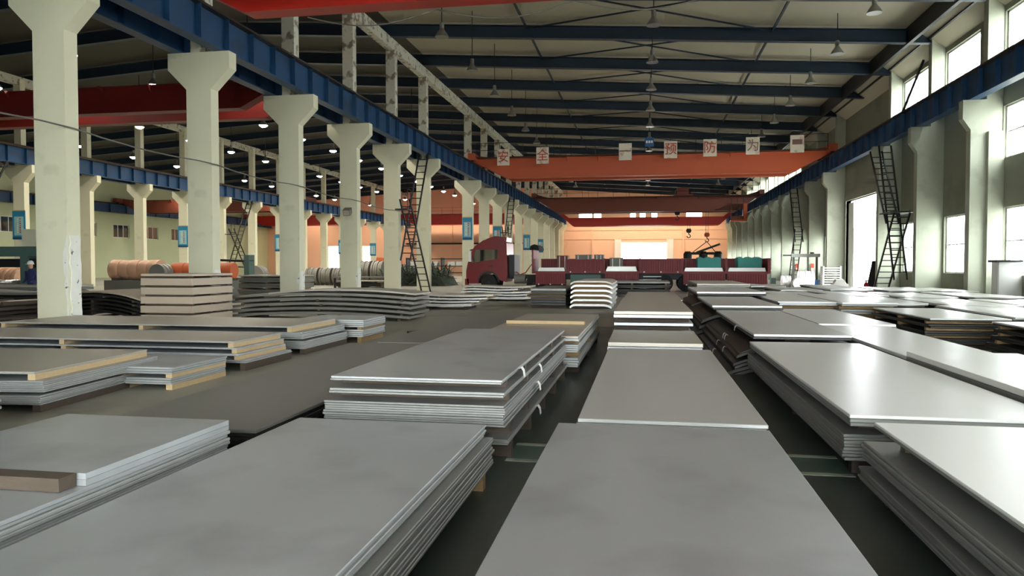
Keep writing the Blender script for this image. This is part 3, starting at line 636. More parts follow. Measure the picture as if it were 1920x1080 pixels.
S('wide stack in the middle bay left of the second column', -27.5, -21.5, 24.5, 26.2, [(.1, 2, .25), (.06, 2, .22), (.06, 2, .2)], m='steel_warm', edge_m='steel_dark', jit=.05)
S('dark stack in the middle bay at the left picture edge', -24, -19, 21.4, 23, [(.1, 2, .25), (.06, 2, .22), (.05, 1, .08)], m='steel_dark', edge_m='steel_black', bend=('wave', .03), jit=.08)
# --- foreground, right
S('bright plate stack in the lower right corner', 1.6, 3.1, 1.2, 5.62, [(.12, 5, .1, (.09, 0, .0, .03)), (.06, 5, .12, (.07, 0, 0, .02)), (.1, 2, .04)], m='steel_bright', edge_m='steel_dark', wood='timber_dark', wood_stick=-.1, tails=2)
S('bright plate stack right of the centre row', 1.52, 3.03, 5.92, 11.35, [(.16, 7, .13, (.02, 0, -.1, 0)), (.16, 2, .07)] if False else [(.17, 8, .2, (.03, 0, -.05, 0)), (.07, 3, .09)], m='steel_bright', edge_m='steel_dark', wood='timber_dark', wood_stick=-.12)
S('gleaming stack at the right with a dark left edge', 3.12, 4.34, 2.6, 9.7, [(.12, 4, .18), (.05, 4, .26)], m='steel_bright', edge_m='steel_dark')
S('gleaming stack just beyond the dark-edged one', 3.16, 4.36, 9.8, 14.5, [(.12, 4, .18), (.04, 4, .2)], m='steel_bright', edge_m='steel_dark')
S('third gleaming stack along the right', 3.2, 4.55, 14.7, 19.5, [(.12, 4, .18), (.06, 4, .2)], m='steel_bright', edge_m='steel_dark')
S('stack with drooping black left edge right of centre', 1.6, 2.98, 11.6, 17.6, [(.1, 2, .1, (.35, 0, 0, 0)), (.06, 2, .08, (.28, 0, .1, 0)), (.07, 2, .08, (.2, 0, 0, 0)), (.05, 2, .08, (0, 0, 0, 0), None)], m='steel', edge_m='steel_black', bend=('left', .16), jit=.04, wood='timber_dark', wood_stick=-.5, top_m='steel_pale', tails=2)
S('second drooping-edge stack farther right of centre', 1.55, 3.1, 17.9, 23.0, [(.12, 2, .14, (.4, 0, 0, 0)), (.08, 2, .08, (.32, 0, .0, 0)), (.06, 2, .08, (.22, 0, 0, 0)), (.05, 2, .1, (0, 0, 0, 0), None)], m='steel', edge_m='steel_black', bend=('left', .2), jit=.04, wood='timber_dark', wood_stick=-.5, top_m='steel_pale')
S('third drooping-edge stack nearing the trailer', 1.6, 3.6, 23.3, 28.2, [(.12, 2, .16, (.4, 0, 0, 0)), (.1, 2, .1, (.3, 0, .0, 0)), (.06, 2, .1, (.2, 0, 0, 0)), (.08, 2, .12, (0, 0, 0, 0), None)], m='steel_warm', edge_m='steel_black', bend=('left', .2), jit=.04, wood='timber_dark', wood_stick=-.5, top_m='steel_pale')
S('far stack under the trailer side right of centre', 2.0, 4.0, 30, 36, [(.12, 3, .3), (.06, 3, .25), (.05, 2, .14)], m='steel_warm', edge_m='steel_dark')
S('warm grey stack right of the drooping ones', 3.45, 5.2, 20.3, 25.5, [(.12, 2, .14), (.06, 1, .07), (.06, 1, .06), (.09, 3, .1)], m='steel_warm', edge_m='steel', jit=.04, top_m='steel_bright')
S('stack with an overhanging sheet before the side door', 4.85, 6.15, 19.8, 25.4, [(.12, 3, .2), (.1, 2, .12), (.08, 2, .1)], m='steel_bright', edge_m='steel_dark', jit=.03)
S('dark-sided stack right of the gleaming row', 5.45, 6.9, 15.7, 19.4, [(.12, 3, .1, (.1, 0, .1, 0)), (.06, 2, .08, (.05, 0, 0, 0)), (.06, 2, .08), (.05, 2, .06)], m='steel_bright', edge_m='steel_black', jit=.03)
S('stack with a white paper tag at the right picture edge', 6.25, 8.2, 11.2, 14.9, [(.12, 3, .12, (.1, 0, 0, 0)), (.06, 2, .08, (.05, 0, 0, 0)), (.05, 2, .07), (.06, 2, .06)], m='steel_bright', edge_m='steel_black', jit=.03)
tag(MB().box(6.62, 6.86, 11.17, 11.185, .12, .42).build('paper_tag', 'tape'), 'white paper tag on the front of the right-edge stack', 'tag')
FAR = [(6.0, 7.5, 21.5, 26), (7.1, 8.7, 15.9, 20.2), (8.9, 10.4, 15.2, 19.5), (7.8, 9.4, 20.8, 25.2), (9.7, 11.2, 20.2, 24.8), (10.7, 12.3, 15.0, 19.0), (6.4, 8.0, 26.6, 31), (8.3, 9.9, 26, 30.5), (10.2, 11.8, 25.6, 30), (5.4, 7.0, 31.5, 36), (7.4, 9.0, 31.6, 36), (9.4, 11.0, 31.2, 36), (4.4, 6.0, 26.4, 30.8), (8.5, 10.2, 10.6, 14.6), (10.4, 12.1, 10.2, 14.3), (11.2, 12.5, 31, 36), (5.0, 6.6, 37, 41.5), (8.0, 9.6, 37, 41.5)]
for i, (a, b, c, d) in enumerate(FAR):
    h = rnd.uniform(-.03, .03)
    row = [q for q in (10, 15, 20, 25.5, 31, 37) if q <= c][-1]; ri = (10, 15, 20, 25.5, 31, 37).index(row); same = sorted(q[0] for q in FAR if [w for w in (10, 15, 20, 25.5, 31, 37) if w <= q[2]][-1] == row)
    S('low right-hand stack, %s row back, %s from the aisle' % (ORD[ri], ORD[same.index(a)]), a, b, c, d, [(.12, 2, .1), (.06, 2, .08 + h), (.06, 1, .06), (.08, 2, .07)], m='steel_bright', edge_m='steel_dark', wood='timber_dark', jit=.05, bend=('wave', .015), rz=rnd.uniform(-.03, .03), top_m='steel_bright', nskid=2)

# ------------------------------------------------------------------ truck and trailer
ty0, ty1 = 46.8, 49.3
tr = thing('truck_tractor', (-9.9, 48, 0), 'red truck cab parked left of centre behind the plate stacks', 'truck')
arch = [(-9.85 + .62 * math.cos(a), .55 + .62 * math.sin(a)) for a in [math.pi * k / 10 for k in range(11)]]
body = [(-11.2, .45), (-11.32, .8), (-11.32, 1.25), (-11.22, 1.75), (-10.92, 2.6), (-10.75, 2.85), (-10.2, 3.22), (-9.9, 3.3), (-8.9, 3.3), (-8.68, 3.05), (-8.62, 1.0), (-8.75, .55)] + [(x, z) for x, z in arch if z > .55] + [(-10.47, .45)]
cabm = MB().prism(body, 'y', ty0, ty1).build('cab_body', 'truck_red', tr)
MB().prism([(-10.98, 1.78), (-9.75, 1.95), (-9.25, 2.05), (-9.25, 2.62), (-10.7, 2.62)], 'y', ty0 - .012, ty0).build('side_window', 'pane_dark', cabm)
MB().prism([(-10.98, 1.78), (-9.75, 1.95), (-9.25, 2.05), (-9.25, 2.62), (-10.7, 2.62)], 'y', ty1, ty1 + .012).build('side_window', 'pane_dark', cabm)
MB().quad_box([(-11.23, ty0 + .15, 1.8), (-11.23, ty1 - .15, 1.8), (-11.21, ty1 - .15, 1.8), (-11.21, ty0 + .15, 1.8), (-10.96, ty0 + .15, 2.58), (-10.96, ty1 - .15, 2.58), (-10.93, ty1 - .15, 2.58), (-10.93, ty0 + .15, 2.58)]).build('windscreen', 'pane_dark', cabm)
MB().prism([(-11.1, 2.62), (-10.72, 2.72), (-10.72, 2.66), (-11.08, 2.56)], 'y', ty0 + .1, ty1 - .1).build('sun_visor', 'black_plastic', cabm)
MB().box(-9.6, -9.585, ty0 - .008, ty0, 1.05, 2.7).build('door_seam', 'black_plastic', cabm)
MB().box(-9.8, -9.55, ty0 - .03, ty0, 1.55, 1.6).build('door_handle', 'black_plastic', cabm)
for r_ in (ty0 - .25, ty1 + .1): MB().box(-11.1, -10.95, r_, r_ + .16, 1.85, 2.5).build('mirror', 'white_paint', cabm)
MB().box(-11.4, -11.15, ty0, ty1, .35, .75).build('bumper', 'truck_red', tr); MB().box(-11.42, -11.38, ty0 + .1, ty0 + .5, .55, .7).build('headlamp', 'chrome', tr)
MB().prism([(x, z) for x, z in arch] + [(-9.85 + .72 * math.cos(a), .55 + .72 * math.sin(a)) for a in [math.pi * k / 10 for k in range(10, -1, -1)]], 'y', ty0 - .03, ty0 + .02).build('wheel_arch_trim', 'black_plastic', tr)
MB().prism([(-10.1, 3.3), (-8.9, 3.3), (-8.75, 3.1), (-8.72, 3.42), (-9.5, 3.5)], 'y', ty0 + .3, ty1 - .3).build('roof_fairing', 'truck_red', tr)
def wheel(x, y, z, r, w, name, parent, m='dark_steel'):
    o = MB().lathe([(r * .55, -w / 2), (r * .95, -w / 2), (r, -w / 2 + .05), (r, w / 2 - .05), (r * .95, w / 2), (r * .55, w / 2)], (x, y, z), 22, 'y').build(name, 'rubber', parent, True)
    MB().lathe([(.06, -w / 2 - .02), (r * .3, -w / 2 + .06), (r * .5, -w / 2 + .01), (r * .56, -w / 2 + .01), (r * .56, w / 2), (.06, w / 2)], (x, y, z), 16, 'y').build('rim', m, o, True)
for y in (ty0 + .2, ty1 - .2): wheel(-9.85, y, .52, .52, .32, 'wheel', tr)
for x in (-6.9, -5.6):
    for y in (ty0 + .3, ty1 - .3): wheel(x, y, .52, .52, .55, 'wheel', tr)
for y in (47.6, 48.5): MB().box(-8.8, -4.8, y - .06, y + .06, .75, 1.02).build('chassis_rail', 'dark_steel', tr)
MB().box(-8.55, -8.2, ty0 + .2, ty1 - .2, 1.0, 2.3).build('air_stack', 'black_plastic', tr); MB().cyl((-8.2, 47.1, .75), (-7.5, 47.1, .75), .3, n=16).build('fuel_tank', 'machine_grey', tr)
MB().path([(-8.3, 47.8, 1.3), (-8.0, 47.8, 1.0), (-7.6, 47.8, 1.15), (-7.2, 47.8, 1.7), (-7.0, 47.8, 1.4)], .035, 6).build('air_hose', 'crane_red', tr)
tl = thing('flatbed_trailer', (0.2, 48, 0), 'long dark red flatbed trailer with ribbed drop sides', 'trailer')
MB().box(-7.0, 7.4, ty0, ty1, 1.12, 1.25).build('deck', 'trailer_red', tl)
for y in (47.5, 48.6): MB().box(-6.0, 7.2, y - .08, y + .08, .72, 1.12).build('chassis_rail', 'dark_steel', tl)
def ribbed(xa, xb, y, z0, z1, name, parent):
    n = max(4, int((xb - xa) / .14)); pts = []
    for i in range(n):
        u0, u1, u2, u3 = [xa + (xb - xa) * (i + f) / n for f in (0, .4, .5, .9)]
        pts += [(u0, y), (u1, y), (u2, y - .035), (u3, y - .035)]
    pts += [(xb, y), (xb, y + .05), (xa, y + .05)]
    p = MB().prism(pts, 'z', z0, z1).build(name, 'trailer_red', parent)
    for z in (z0, z1 - .06): MB().box(xa, xb, y - .045, y + .06, z, z + .06).build('frame_rail', 'trailer_red', p)
    for x in (xa + .2, (xa + xb) / 2, xb - .2): MB().box(x - .04, x + .04, y - .06, y - .04, z0 - .03, z0 + .05).build('latch', 'white_paint', p)
PX = [-6.85, -4.85, -2.5, -.3, 2.25, 4.85, 7.3]; folded = [True, False, True, False, True, True]
for i in range(6):
    a, b = PX[i] + .06, PX[i + 1] - .06
    if folded[i]: ribbed(a, b, ty0 - .09, .42, 1.15, 'drop_side', tl)
    else: ribbed(a, b, ty0 - .03, 1.2, 2.0, 'drop_side', tl)
    ribbed(a, b, ty1 - .02, 1.25, 2.05, 'drop_side', tl)
for x in PX[1:]: MB().box(x - .05, x + .05, ty0 - .06, ty0 + .04, 1.1, 2.05).build('side_post', 'trailer_red', tl); MB().box(x - .09, x + .09, ty1 - .06, ty1 + .04, 1.1, 2.05).build('side_post', 'trailer_red', tl)
MB().box(-7.05, -6.95, ty0, ty1, 1.1, 2.75).build('headboard', 'trailer_red', tl)
for z in (1.4, 1.7, 2.0, 2.3): MB().box(-7.12, -7.05, ty0 - .02, ty0 + .12, z, z + .14).build('reflector', 'white_paint', tl)
MB().prism([(-7.0 - .2, 2.6), (-6.6, 2.6), (-6.65, 2.85), (-6.9, 2.95), (-7.15, 2.85)], 'y', ty0, ty1).build('tarp_roll', 'rubber', tl)
MB().box(-4.6, -2.7, ty0 + .02, ty0 + .7, .3, 1.05).build('tool_box', 'machine_green', tl)
for x in (1.2, 2.5, 3.8):
    for y in (ty0 + .3, ty1 - .3): wheel(x, y, .52, .52, .55, 'wheel', tl)
for z in (.3, .5, .7, .9): MB().box(-.1, 1.0, ty0 + .02, ty0 + .07, z, z + .05).build('side_guard', 'white_paint', tl)
for x in (7.34, ): MB().box(x, x + .08, ty0, ty1, 1.2, 2.05).build('tailboard', 'trailer_red', tl)
for z in (1.25, 1.5, 1.8): MB().box(7.43, 7.5, ty0, ty0 + .25, z, z + .12).build('tail_reflector', 'white_paint', tl)
def plates_on(x0, x1, z, n, lab):
    b = thing('plate_bundle', ((x0 + x1) / 2, 48, z), lab, 'steel plates', 'plates loaded on the trailer')
    for k in range(n): MB().box(x0 + .03 * k, x1 - .02 * k, 47.15, 48.9, z + k * .075, z + k * .075 + .07).build('plate', 'steel_bright', b)
plates_on(-6.7, -5.0, 1.25, 3, 'pale plates on the trailer deck nearest the cab'); plates_on(-2.4, -.5, 1.25, 4, 'pale plates on the trailer deck left of middle')
plates_on(2.4, 4.7, 1.25, 3, 'pale plates on the trailer deck right of middle'); plates_on(5.0, 7.2, 1.25, 3, 'pale plates at the rear end of the trailer deck')
def crate(x0, x1, z0, z1, m, lab, cat='crate'):
    c = thing('load_box', ((x0 + x1) / 2, 48.4, z0), lab, cat)
    MB().box(x0, x1, 48.0, 49.1, z0, z1).build('box_body', m, c); MB().box(x0 - .02, x1 + .02, 47.98, 49.12, z1, z1 + .05).build('lid', m, c)
    for x in (x0 + .15, x1 - .2): MB().box(x, x + .05, 47.97, 48.0, z0, z1).build('strap', 'tape', c)
crate(-5.6, -4.9, 1.48, 2.2, 'crane_brown', 'rust-brown box on the trailer behind the cab'); crate(-4.4, -3.4, 1.25, 2.25, 'machine_grey', 'grey wrapped box on the trailer, left one of a pair')
crate(-3.2, -2.6, 1.25, 2.25, 'machine_grey', 'grey wrapped box on the trailer, right one of a pair'); crate(-2.2, -1.4, 1.55, 2.05, 'machine_grey', 'pale box on the trailer beside the bright doorway')
def tarp(x0, x1, lab):
    z0 = 1.48; n = 9; pts = [(x0, z0)] + [(x0 + (x1 - x0) * i / n, 2.1 + .05 * math.sin(i * 1.9)) for i in range(n + 1)] + [(x1, z0)]
    return tag(MB().prism(pts, 'y', 47.4, 48.8).build('tarpaulin_bundle', 'teal_tarp'), lab, 'tarpaulin')
tarp(3.2, 4.6, 'teal tarpaulin-covered load under the black lifting beam'); tarp(5.6, 7.0, 'teal tarpaulin-covered load at the trailer tail')

# ------------------------------------------------------------------ access ladders
def ladder_flight(name, parent, p0, p1, width, rung=.34, side=(1, 0, 0)):
    p0, p1, sd = Vector(p0), Vector(p1), Vector(side) * (width / 2)
    f = MB().beam(p0 - sd, p1 - sd, .07, .1).build(name, 'dark_steel', parent); MB().beam(p0 + sd, p1 + sd, .07, .1).build('stringer', 'dark_steel', f)
    n = max(3, int((p1 - p0).length / rung))
    for i in range(1, n): q = p0.lerp(p1, i / n); MB().beam(q - sd, q + sd, .05, .05).build('rung', 'dark_steel', f)
def access(x, y, lab, flip=1, w=.55, sx=0):
    a = thing('access_ladder', (x, y, 0), lab, 'ladder', 'steel ladders up to the crane runways')
    ladder_flight('lower_flight', a, (x, y + 2.0 * flip, 0), (x, y - 2.0 * flip, 5.2), w, .45)
    ladder_flight('upper_flight', a, (x + sx, y - 1.9 * flip, 1.9), (x + sx, y + 1.6 * flip, 8.2), w, .45)
    MB().box(x - .35, x + .35, y - 2.6 * flip if flip > 0 else y + 1.9, y - 1.9 * flip if flip > 0 else y + 2.6, 4.6, 4.66).build('landing', 'dark_steel', a)
    for yy in (y - 2.55 * flip, y - 1.95 * flip): MB().cyl((x + .33, yy, 4.66), (x + .33, yy, 5.7), .025, n=6).build('guard_post', 'dark_steel', a)
    MB().cyl((x + .33, y - 2.55 * flip, 5.7), (x + .33, y - 1.95 * flip, 5.7), .025, n=6).build('guard_rail', 'dark_steel', a)
    for dx in (-.22, .22): MB().lathe([(.16, -.05), (.18, 0), (.16, .05)], (x + sx + dx, y + 1.6 * flip, 8.0), 12, 'x').build('buffer', 'dark_steel', a)
access(-12.85, 41.0, 'crossed black ladders before the sixth near column')
access(-12.85, 70.5, 'crossed dark ladders above the truck cab')
access(L2 + 1.2, 69.5, 'crossed dark ladders in the second column row, seen between the near columns')
access(L2 + 1.2, 39.5, 'crossed dark ladders at the left picture edge')
rl = thing('access_ladder', (13.3, 42.3, 0), 'crossed steel ladders against the right wall', 'ladder', 'steel ladders up to the crane runways')
ladder_flight('lower_flight', rl, (12.9, 44.6, 0), (12.9, 41.0, 4.4), .75, .4); ladder_flight('upper_flight', rl, (12.6, 40.2, .9), (12.6, 43.0, 8.0), .6, .4); ladder_flight('upper_flight', rl, (12.55, 44.4, 7.9), (12.55, 41.4, 3.8), .6, .4)
MB().box(12.2, 13.4, 40.6, 42.4, 4.3, 4.36).build('landing', 'dark_steel', rl)
MB().box(12.3, 13.3, 41.4, 43.6, 6.6, 8.0).build('cage_panel', 'crane_brown', rl) if False else None
lm = thing('access_ladder', (12.8, 64.5, 0), 'faint ladder on the right wall beyond the side door', 'ladder', 'steel ladders up to the crane runways')
ladder_flight('lower_flight', lm, (12.2, 66, 0), (12.2, 63.4, 4.5), .6, .45); ladder_flight('upper_flight', lm, (12.15, 63, 3.5), (12.15, 65.6, 8.0), .6, .45)

tag(MB().beam((13.3, 39.6, 11.6), (13.3, 42.9, 9.42), .09, .09).build('diagonal_pole', 'dark_steel'), 'dark diagonal pole crossing the third upper window on the right', 'pole')
# ------------------------------------------------------------------ posters on the columns
def poster(x, y, zc, lab, w=.78, h=1.75):
    p = thing('column_poster', (x, y, zc - h / 2), lab, 'poster', 'blue posters on the columns'); yy = y - .215
    MB().box(x - w / 2, x + w / 2, yy - .02, yy, zc - h / 2, zc + h / 2).build('sheet', 'poster_blue', p)
    MB().box(x - w * .36, x + w * .36, yy - .025, yy - .02, zc - h * .36, zc + h * .3).build('pale_panel', 'poster_pale', p)
    MB().box(x - w / 2, x + w / 2, yy - .026, yy - .02, zc - h / 2, zc - h * .42).build('footer_band', 'poster_deep', p)
    MB().box(x - w / 2, x + w / 2, yy - .026, yy - .02, zc + h / 2, zc + h / 2 + .06).build('top_batten', 'timber_pale', p)
    r = random.Random(int(y))
    for cxx in (-.1, .1):
        for k in range(7): MB().box(x + cxx - .05, x + cxx + .05, yy - .028, yy - .025, zc + .38 - k * .15, zc + .38 - k * .15 + r.uniform(.06, .11)).build('character_mark', 'sign_white' if cxx < 0 else 'sign_red', p)
for i, (y, z) in enumerate(((57.7, 4.5), (69.7, 4.4), (87.7, 4.3), (99.7, 4.2))): poster(L1, y, z, 'blue poster on a near-row column, %s from the camera' % ORD[i])
for i, (y, z) in enumerate(((43.7, 4.3), (61.7, 4.2), (79.7, 4.15), (97.7, 4.1), (109.7, 4.0))): poster(L2, y, z, 'blue poster on a second-row column, %s from the left' % ORD[i], 1.0, 1.9)
# small fittings on the near columns
f = thing('floodlight', (-13.7, 33.3, 4.0), 'small metal floodlight on the fourth near column', 'floodlight')
MB().prism([(33.2, 3.95), (33.44, 4.1), (33.38, 4.35), (33.1, 4.2)], 'x', -13.95, -13.6).build('housing', 'machine_grey', f); MB().box(-13.82, -13.72, 33.38, 33.5, 4.05, 4.15).build('bracket', 'dark_steel', f)
MB().quad_box([(-13.93, 33.19, 3.97), (-13.62, 33.19, 3.97), (-13.62, 33.2, 3.97), (-13.93, 33.2, 3.97), (-13.93, 33.09, 4.19), (-13.62, 33.09, 4.19), (-13.62, 33.1, 4.19), (-13.93, 33.1, 4.19)]).build('lens', 'chrome', f)
def cable(pts, lab, r=.02):
    o = tag(MB().path(pts, r, 6).build('hanging_cable', 'machine_grey'), lab, 'cable'); return o
pts = []
for (a, b) in zip([9.7, 15.7, 21.7, 27.7, 33.7], [15.7, 21.7, 27.7, 33.7, 39.7]):
    for k in range(6): u = k / 6; pts.append((-13.33, a + (b - a) * u, 4.95 - (a - 9.7) * .012 - .35 * 4 * u * (1 - u) * .35))
pts.append((-13.33, 39.7, 4.6)); cable(pts, 'grey cable sagging along the near column row')
pts = [(-9 + 18 * k / 40, 19.1, 8.33 - .32 * abs(math.sin(k * math.pi / 8))) for k in range(41)]
cable(pts, 'thin festoon cable hanging under the bright red crane', .018)

# ------------------------------------------------------------------ things along the right wall
def coil(x, y, r, w, m, lab, ax='x', rin=.5, z=0):
    c = thing('steel_coil', (x, y, z), lab, 'coil', 'coils of steel strip'); n = 5
    for k in range(n):
        q = -w / 2 + w * k / n; rr = r * (1 - .04 * (k % 2))
        MB().lathe([(rr * rin, q), (rr * .98, q), (rr, q + .02), (rr, q + w / n - .03), (rr * .98, q + w / n - .01), (rr * rin, q + w / n - .01)], (x, y, z + r), 26, ax).build('wound_strip', m, c, True)
    MB().lathe([(r * rin * .98, -w / 2 + .02), (r * rin, -w / 2 + .02), (r * rin, w / 2 - .02), (r * rin * .98, w / 2 - .02)], (x, y, z + r), 20, ax).build('core', 'dark_steel', c)
    return c
coil(11.2, 55.6, .62, 1.0, 'steel_bright', 'large bright coil of steel strip beyond the trailer tail', 'x'); coil(9.9, 55.8, .45, .6, 'steel_bright', 'smaller bright coil left of the large one', 'x')
coil(10.55, 55.0, .36, .5, 'steel_bright', 'small coil between the two bright coils', 'y')
rk = thing('slatted_rack', (13.0, 56.0, 0), 'white slatted rack standing beside the side door', 'rack')
for x in (12.35, 13.5): MB().box(x, x + .08, 55.6, 56.4, 0, 1.55).build('upright', 'white_paint', rk)
for k in range(9): MB().box(12.35, 13.58, 55.62, 56.38, .08 + k * .165, .14 + k * .165).build('shelf_slat', 'white_paint', rk)
ja = thing('jib_arm', (12.9, 60.5, 2.2), 'white horizontal beam on a dark bracket beyond the side door', 'jib arm')
MB().box(11.1, 13.2, 60.4, 60.6, 2.25, 2.5).build('arm', 'white_paint', ja); MB().box(10.5, 11.1, 60.42, 60.58, 2.32, 2.44).build('arm_tip', 'machine_green', ja); MB().box(12.5, 12.75, 60.4, 60.6, 2.5, 2.62).build('lug', 'machine_grey', ja)
MB().box(11.2, 11.35, 60.43, 60.57, 0, 2.25).build('post', 'machine_grey', ja); MB().box(12.9, 13.05, 60.43, 60.57, 0, 2.25).build('post', 'machine_grey', ja)
for i, (x, y) in enumerate(((12.95, 62.9), (12.95, 68.9))):
    s = thing('wall_notice', (x, y, 1.1), 'small red and white notice on a wall column, %s one' % ('nearer' if i == 0 else 'farther'), 'notice')
    MB().box(13.05, 13.3, y + .13, y + .15, 1.1, 1.75).build('sheet', 'sign_red', s) ; MB().box(13.08, 13.27, y + .12, y + .13, 1.2, 1.4).build('white_panel', 'white_paint', s)
    for q in s.children: q.location.y -= .08
bn = thing('storage_bin', (11.9, 56.8, 0), 'blue bin at the foot of a wall column', 'bin')
MB().prism([(11.6, 0), (12.2, 0), (12.3, .5), (11.5, .5)], 'y', 56.5, 57.0).build('bin_body', 'sign_blue', bn); MB().box(11.45, 12.35, 56.45, 57.05, .5, .56).build('rim', 'sign_blue', bn)
bd = tag(MB().quad_box([(13.2, 48.3, 0), (13.6, 48.3, 0), (13.6, 48.36, 0), (13.2, 48.36, 0), (13.6, 48.5, 1.9), (13.95, 48.5, 1.9), (13.95, 48.56, 1.9), (13.6, 48.56, 1.9)]).build('leaning_board', 'dark_steel'), 'dark board leaning at the near side of the side door', 'board')
ex = thing('fire_extinguisher', (13.1, 47.9, 0), 'red cylinder standing by the side door jamb', 'fire extinguisher')
MB().lathe([(.1, 0), (.14, .03), (.14, .45), (.1, .55), (.04, .6), (.04, .66)], (13.1, 47.9, 0), 14).build('bottle', 'crane_red', ex, True); MB().box(13.02, 13.2, 47.87, 47.93, .66, .72).build('valve', 'black_plastic', ex)
pk = tag(MB().box(11.7, 12.6, 49.8, 50.6, 0, .45).prism([(11.75, .45), (12.5, .45), (12.3, .75), (11.9, .72)], 'y', 49.85, 50.5).build('wrapped_parcel', 'white_paint'), 'white wrapped parcel in the side doorway', 'parcel')
cbx = thing('wall_cabinet', (13.9, 30.5, 1.3), 'small white cabinet with a dark top beside the rightmost wall column', 'cabinet')
MB().box(13.3, XR, 31.3, 31.9, .2, 1.75).build('cabinet_body', 'white_paint', cbx); MB().box(13.2, XR, 31.2, 32.0, 1.75, 1.83).build('top', 'dark_steel', cbx); MB().box(13.28, 13.3, 31.35, 31.85, .3, 1.65).build('door', 'white_paint', cbx)
gp = thing('green_pump', (8.2, 50.3, 0), 'green pump unit on the floor behind the trailer tail', 'pump')
MB().box(6.4, 8.6, 50.0, 50.9, 0, .12).build('base_plate', 'machine_grey', gp); MB().cyl((6.6, 50.45, .5), (7.8, 50.45, .5), .36, n=18).build('motor', 'teal_tarp', gp, True); MB().box(8.0, 8.3, 50.2, 50.7, .12, .8).build('valve_block', 'machine_green', gp)

# ------------------------------------------------------------------ things in the left bays
coil(-24.6, 33.0, .5, 2.6, 'copper_wrap', 'tan wrapped roll lying beyond the nearest column', 'x', .3, z=.9)
c_ = coil(-22.6, 32.0, .42, .7, 'steel_dark', 'dark-ended roll right of the tan one', 'y', .4, z=.85)
coil(-21.0, 33.0, .38, 3.2, 'orange_wrap', 'orange wrapped roll beside the dark-ended one', 'x', .3, z=1.0)
cr = thing('roll_cradle', (-22.5, 33, 0), 'low dark cradle carrying the wrapped rolls', 'cradle')
MB().box(-26, -19.2, 32.4, 33.6, 0, .9).build('bed', 'machine_grey', cr)
for x in (-25.5, -23.5, -21, -19.8): MB().box(x, x + .15, 32.3, 33.7, .9, 1.02).build('saddle', 'timber_dark', cr)
MB().box(-23.1, -22.1, 31.5, 32.4, 0, .85).build('end_block', 'machine_grey', cr)
pm_ = thing('levelling_machine', (-25.2, 27, 0), 'green steel machine frame at the left picture edge', 'machine')
MB().box(-28.7, -23.9, 26.6, 27.6, 2.0, 2.4).build('cross_head', 'machine_green', pm_); MB().box(-28.7, -24.0, 26.7, 27.5, 1.55, 1.9).build('roller_bank', 'dark_steel', pm_)
for x in (-28.2, -25.2, -24.3): MB().box(x, x + .35, 26.6, 27.6, 0, 2.0).build('machine_leg', 'machine_green', pm_)
MB().box(-28.7, -23.7, 26.5, 27.7, .5, .8).build('table', 'machine_green', pm_)
for k in range(5): MB().cyl((-28.1 + k * .9, 26.5, .9), (-28.1 + k * .9, 27.7, .9), .12, n=14).build('roller', 'chrome', pm_, True)
MB().box(-24.9, -24.1, 26.4, 26.6, 2.4, 3.1).build('control_panel', 'concrete', pm_)
coil(-35.1, 36.5, .75, 1.6, 'copper_wrap', 'copper-coloured coil seen under the green machine frame', 'x', .4)
def coil_row(x0, y, n, r, lab, m='steel_mid'):
    for k in range(n): coil(x0 + k * 1.15, y, r, 1.0, m, lab + ', %s from the left' % ORD[k], 'x', .35)
coil_row(-26.5, 57.0, 4, .72, 'steel coil on the middle bay floor behind the third column'); coil(-29.3, 53, .8, .9, 'steel_dark', 'upright dark coil showing its round end behind the third column', 'y', .4)
coil_row(-24.5, 60.5, 3, 1.0, 'larger steel coil behind the row of small ones')
ma = thing('slitting_machine', (-24.0, 72, 0), 'orange and grey slitting machine behind the fourth column', 'machine')
MB().box(-27.5, -22.0, 71.5, 73, 0, .9).build('machine_bed', 'machine_grey', ma); MB().prism([(-27, .9), (-24, .9), (-24.3, 2.2), (-26.6, 2.4)], 'y', 71.7, 72.8).build('hood', 'orange_wrap', ma)
for x in (-23.6, -22.8): MB().cyl((x, 71.4, 1.3), (x, 73.1, 1.3), .42, n=18).build('roll', 'chrome', ma, True)
MB().box(-23.4, -21.6, 71.5, 71.7, 1.0, 2.0).build('guard', 'machine_green', ma)
wk = thing('work_table', (-18.5, 48.5, 0), 'low dark work table behind the fourth column', 'table')
MB().box(-21, -16.5, 48, 49.2, .75, .85).build('table_top', 'machine_grey', wk)
for x in (-20.9, -16.7):
    for y in (48.05, 49.05): MB().box(x, x + .12, y, y + .12, 0, .75).build('leg', 'dark_steel', wk)
dm = thing('tilted_arm', (-21.5, 38, 0), 'black tilted feed arm on a stand beyond the orange roll', 'machine arm')
MB().beam((-24.6, 38.5, 1.95), (-21.6, 38.5, 1.85), .5, .12).build('feed_plate', 'black_plastic', dm); MB().box(-21.9, -21.6, 38.2, 38.8, 0, 2.2).build('stand', 'machine_green', dm); MB().beam((-23.6, 38.5, 1.6), (-21.7, 38.5, 1.5), .4, .08).build('lower_plate', 'machine_grey', dm)
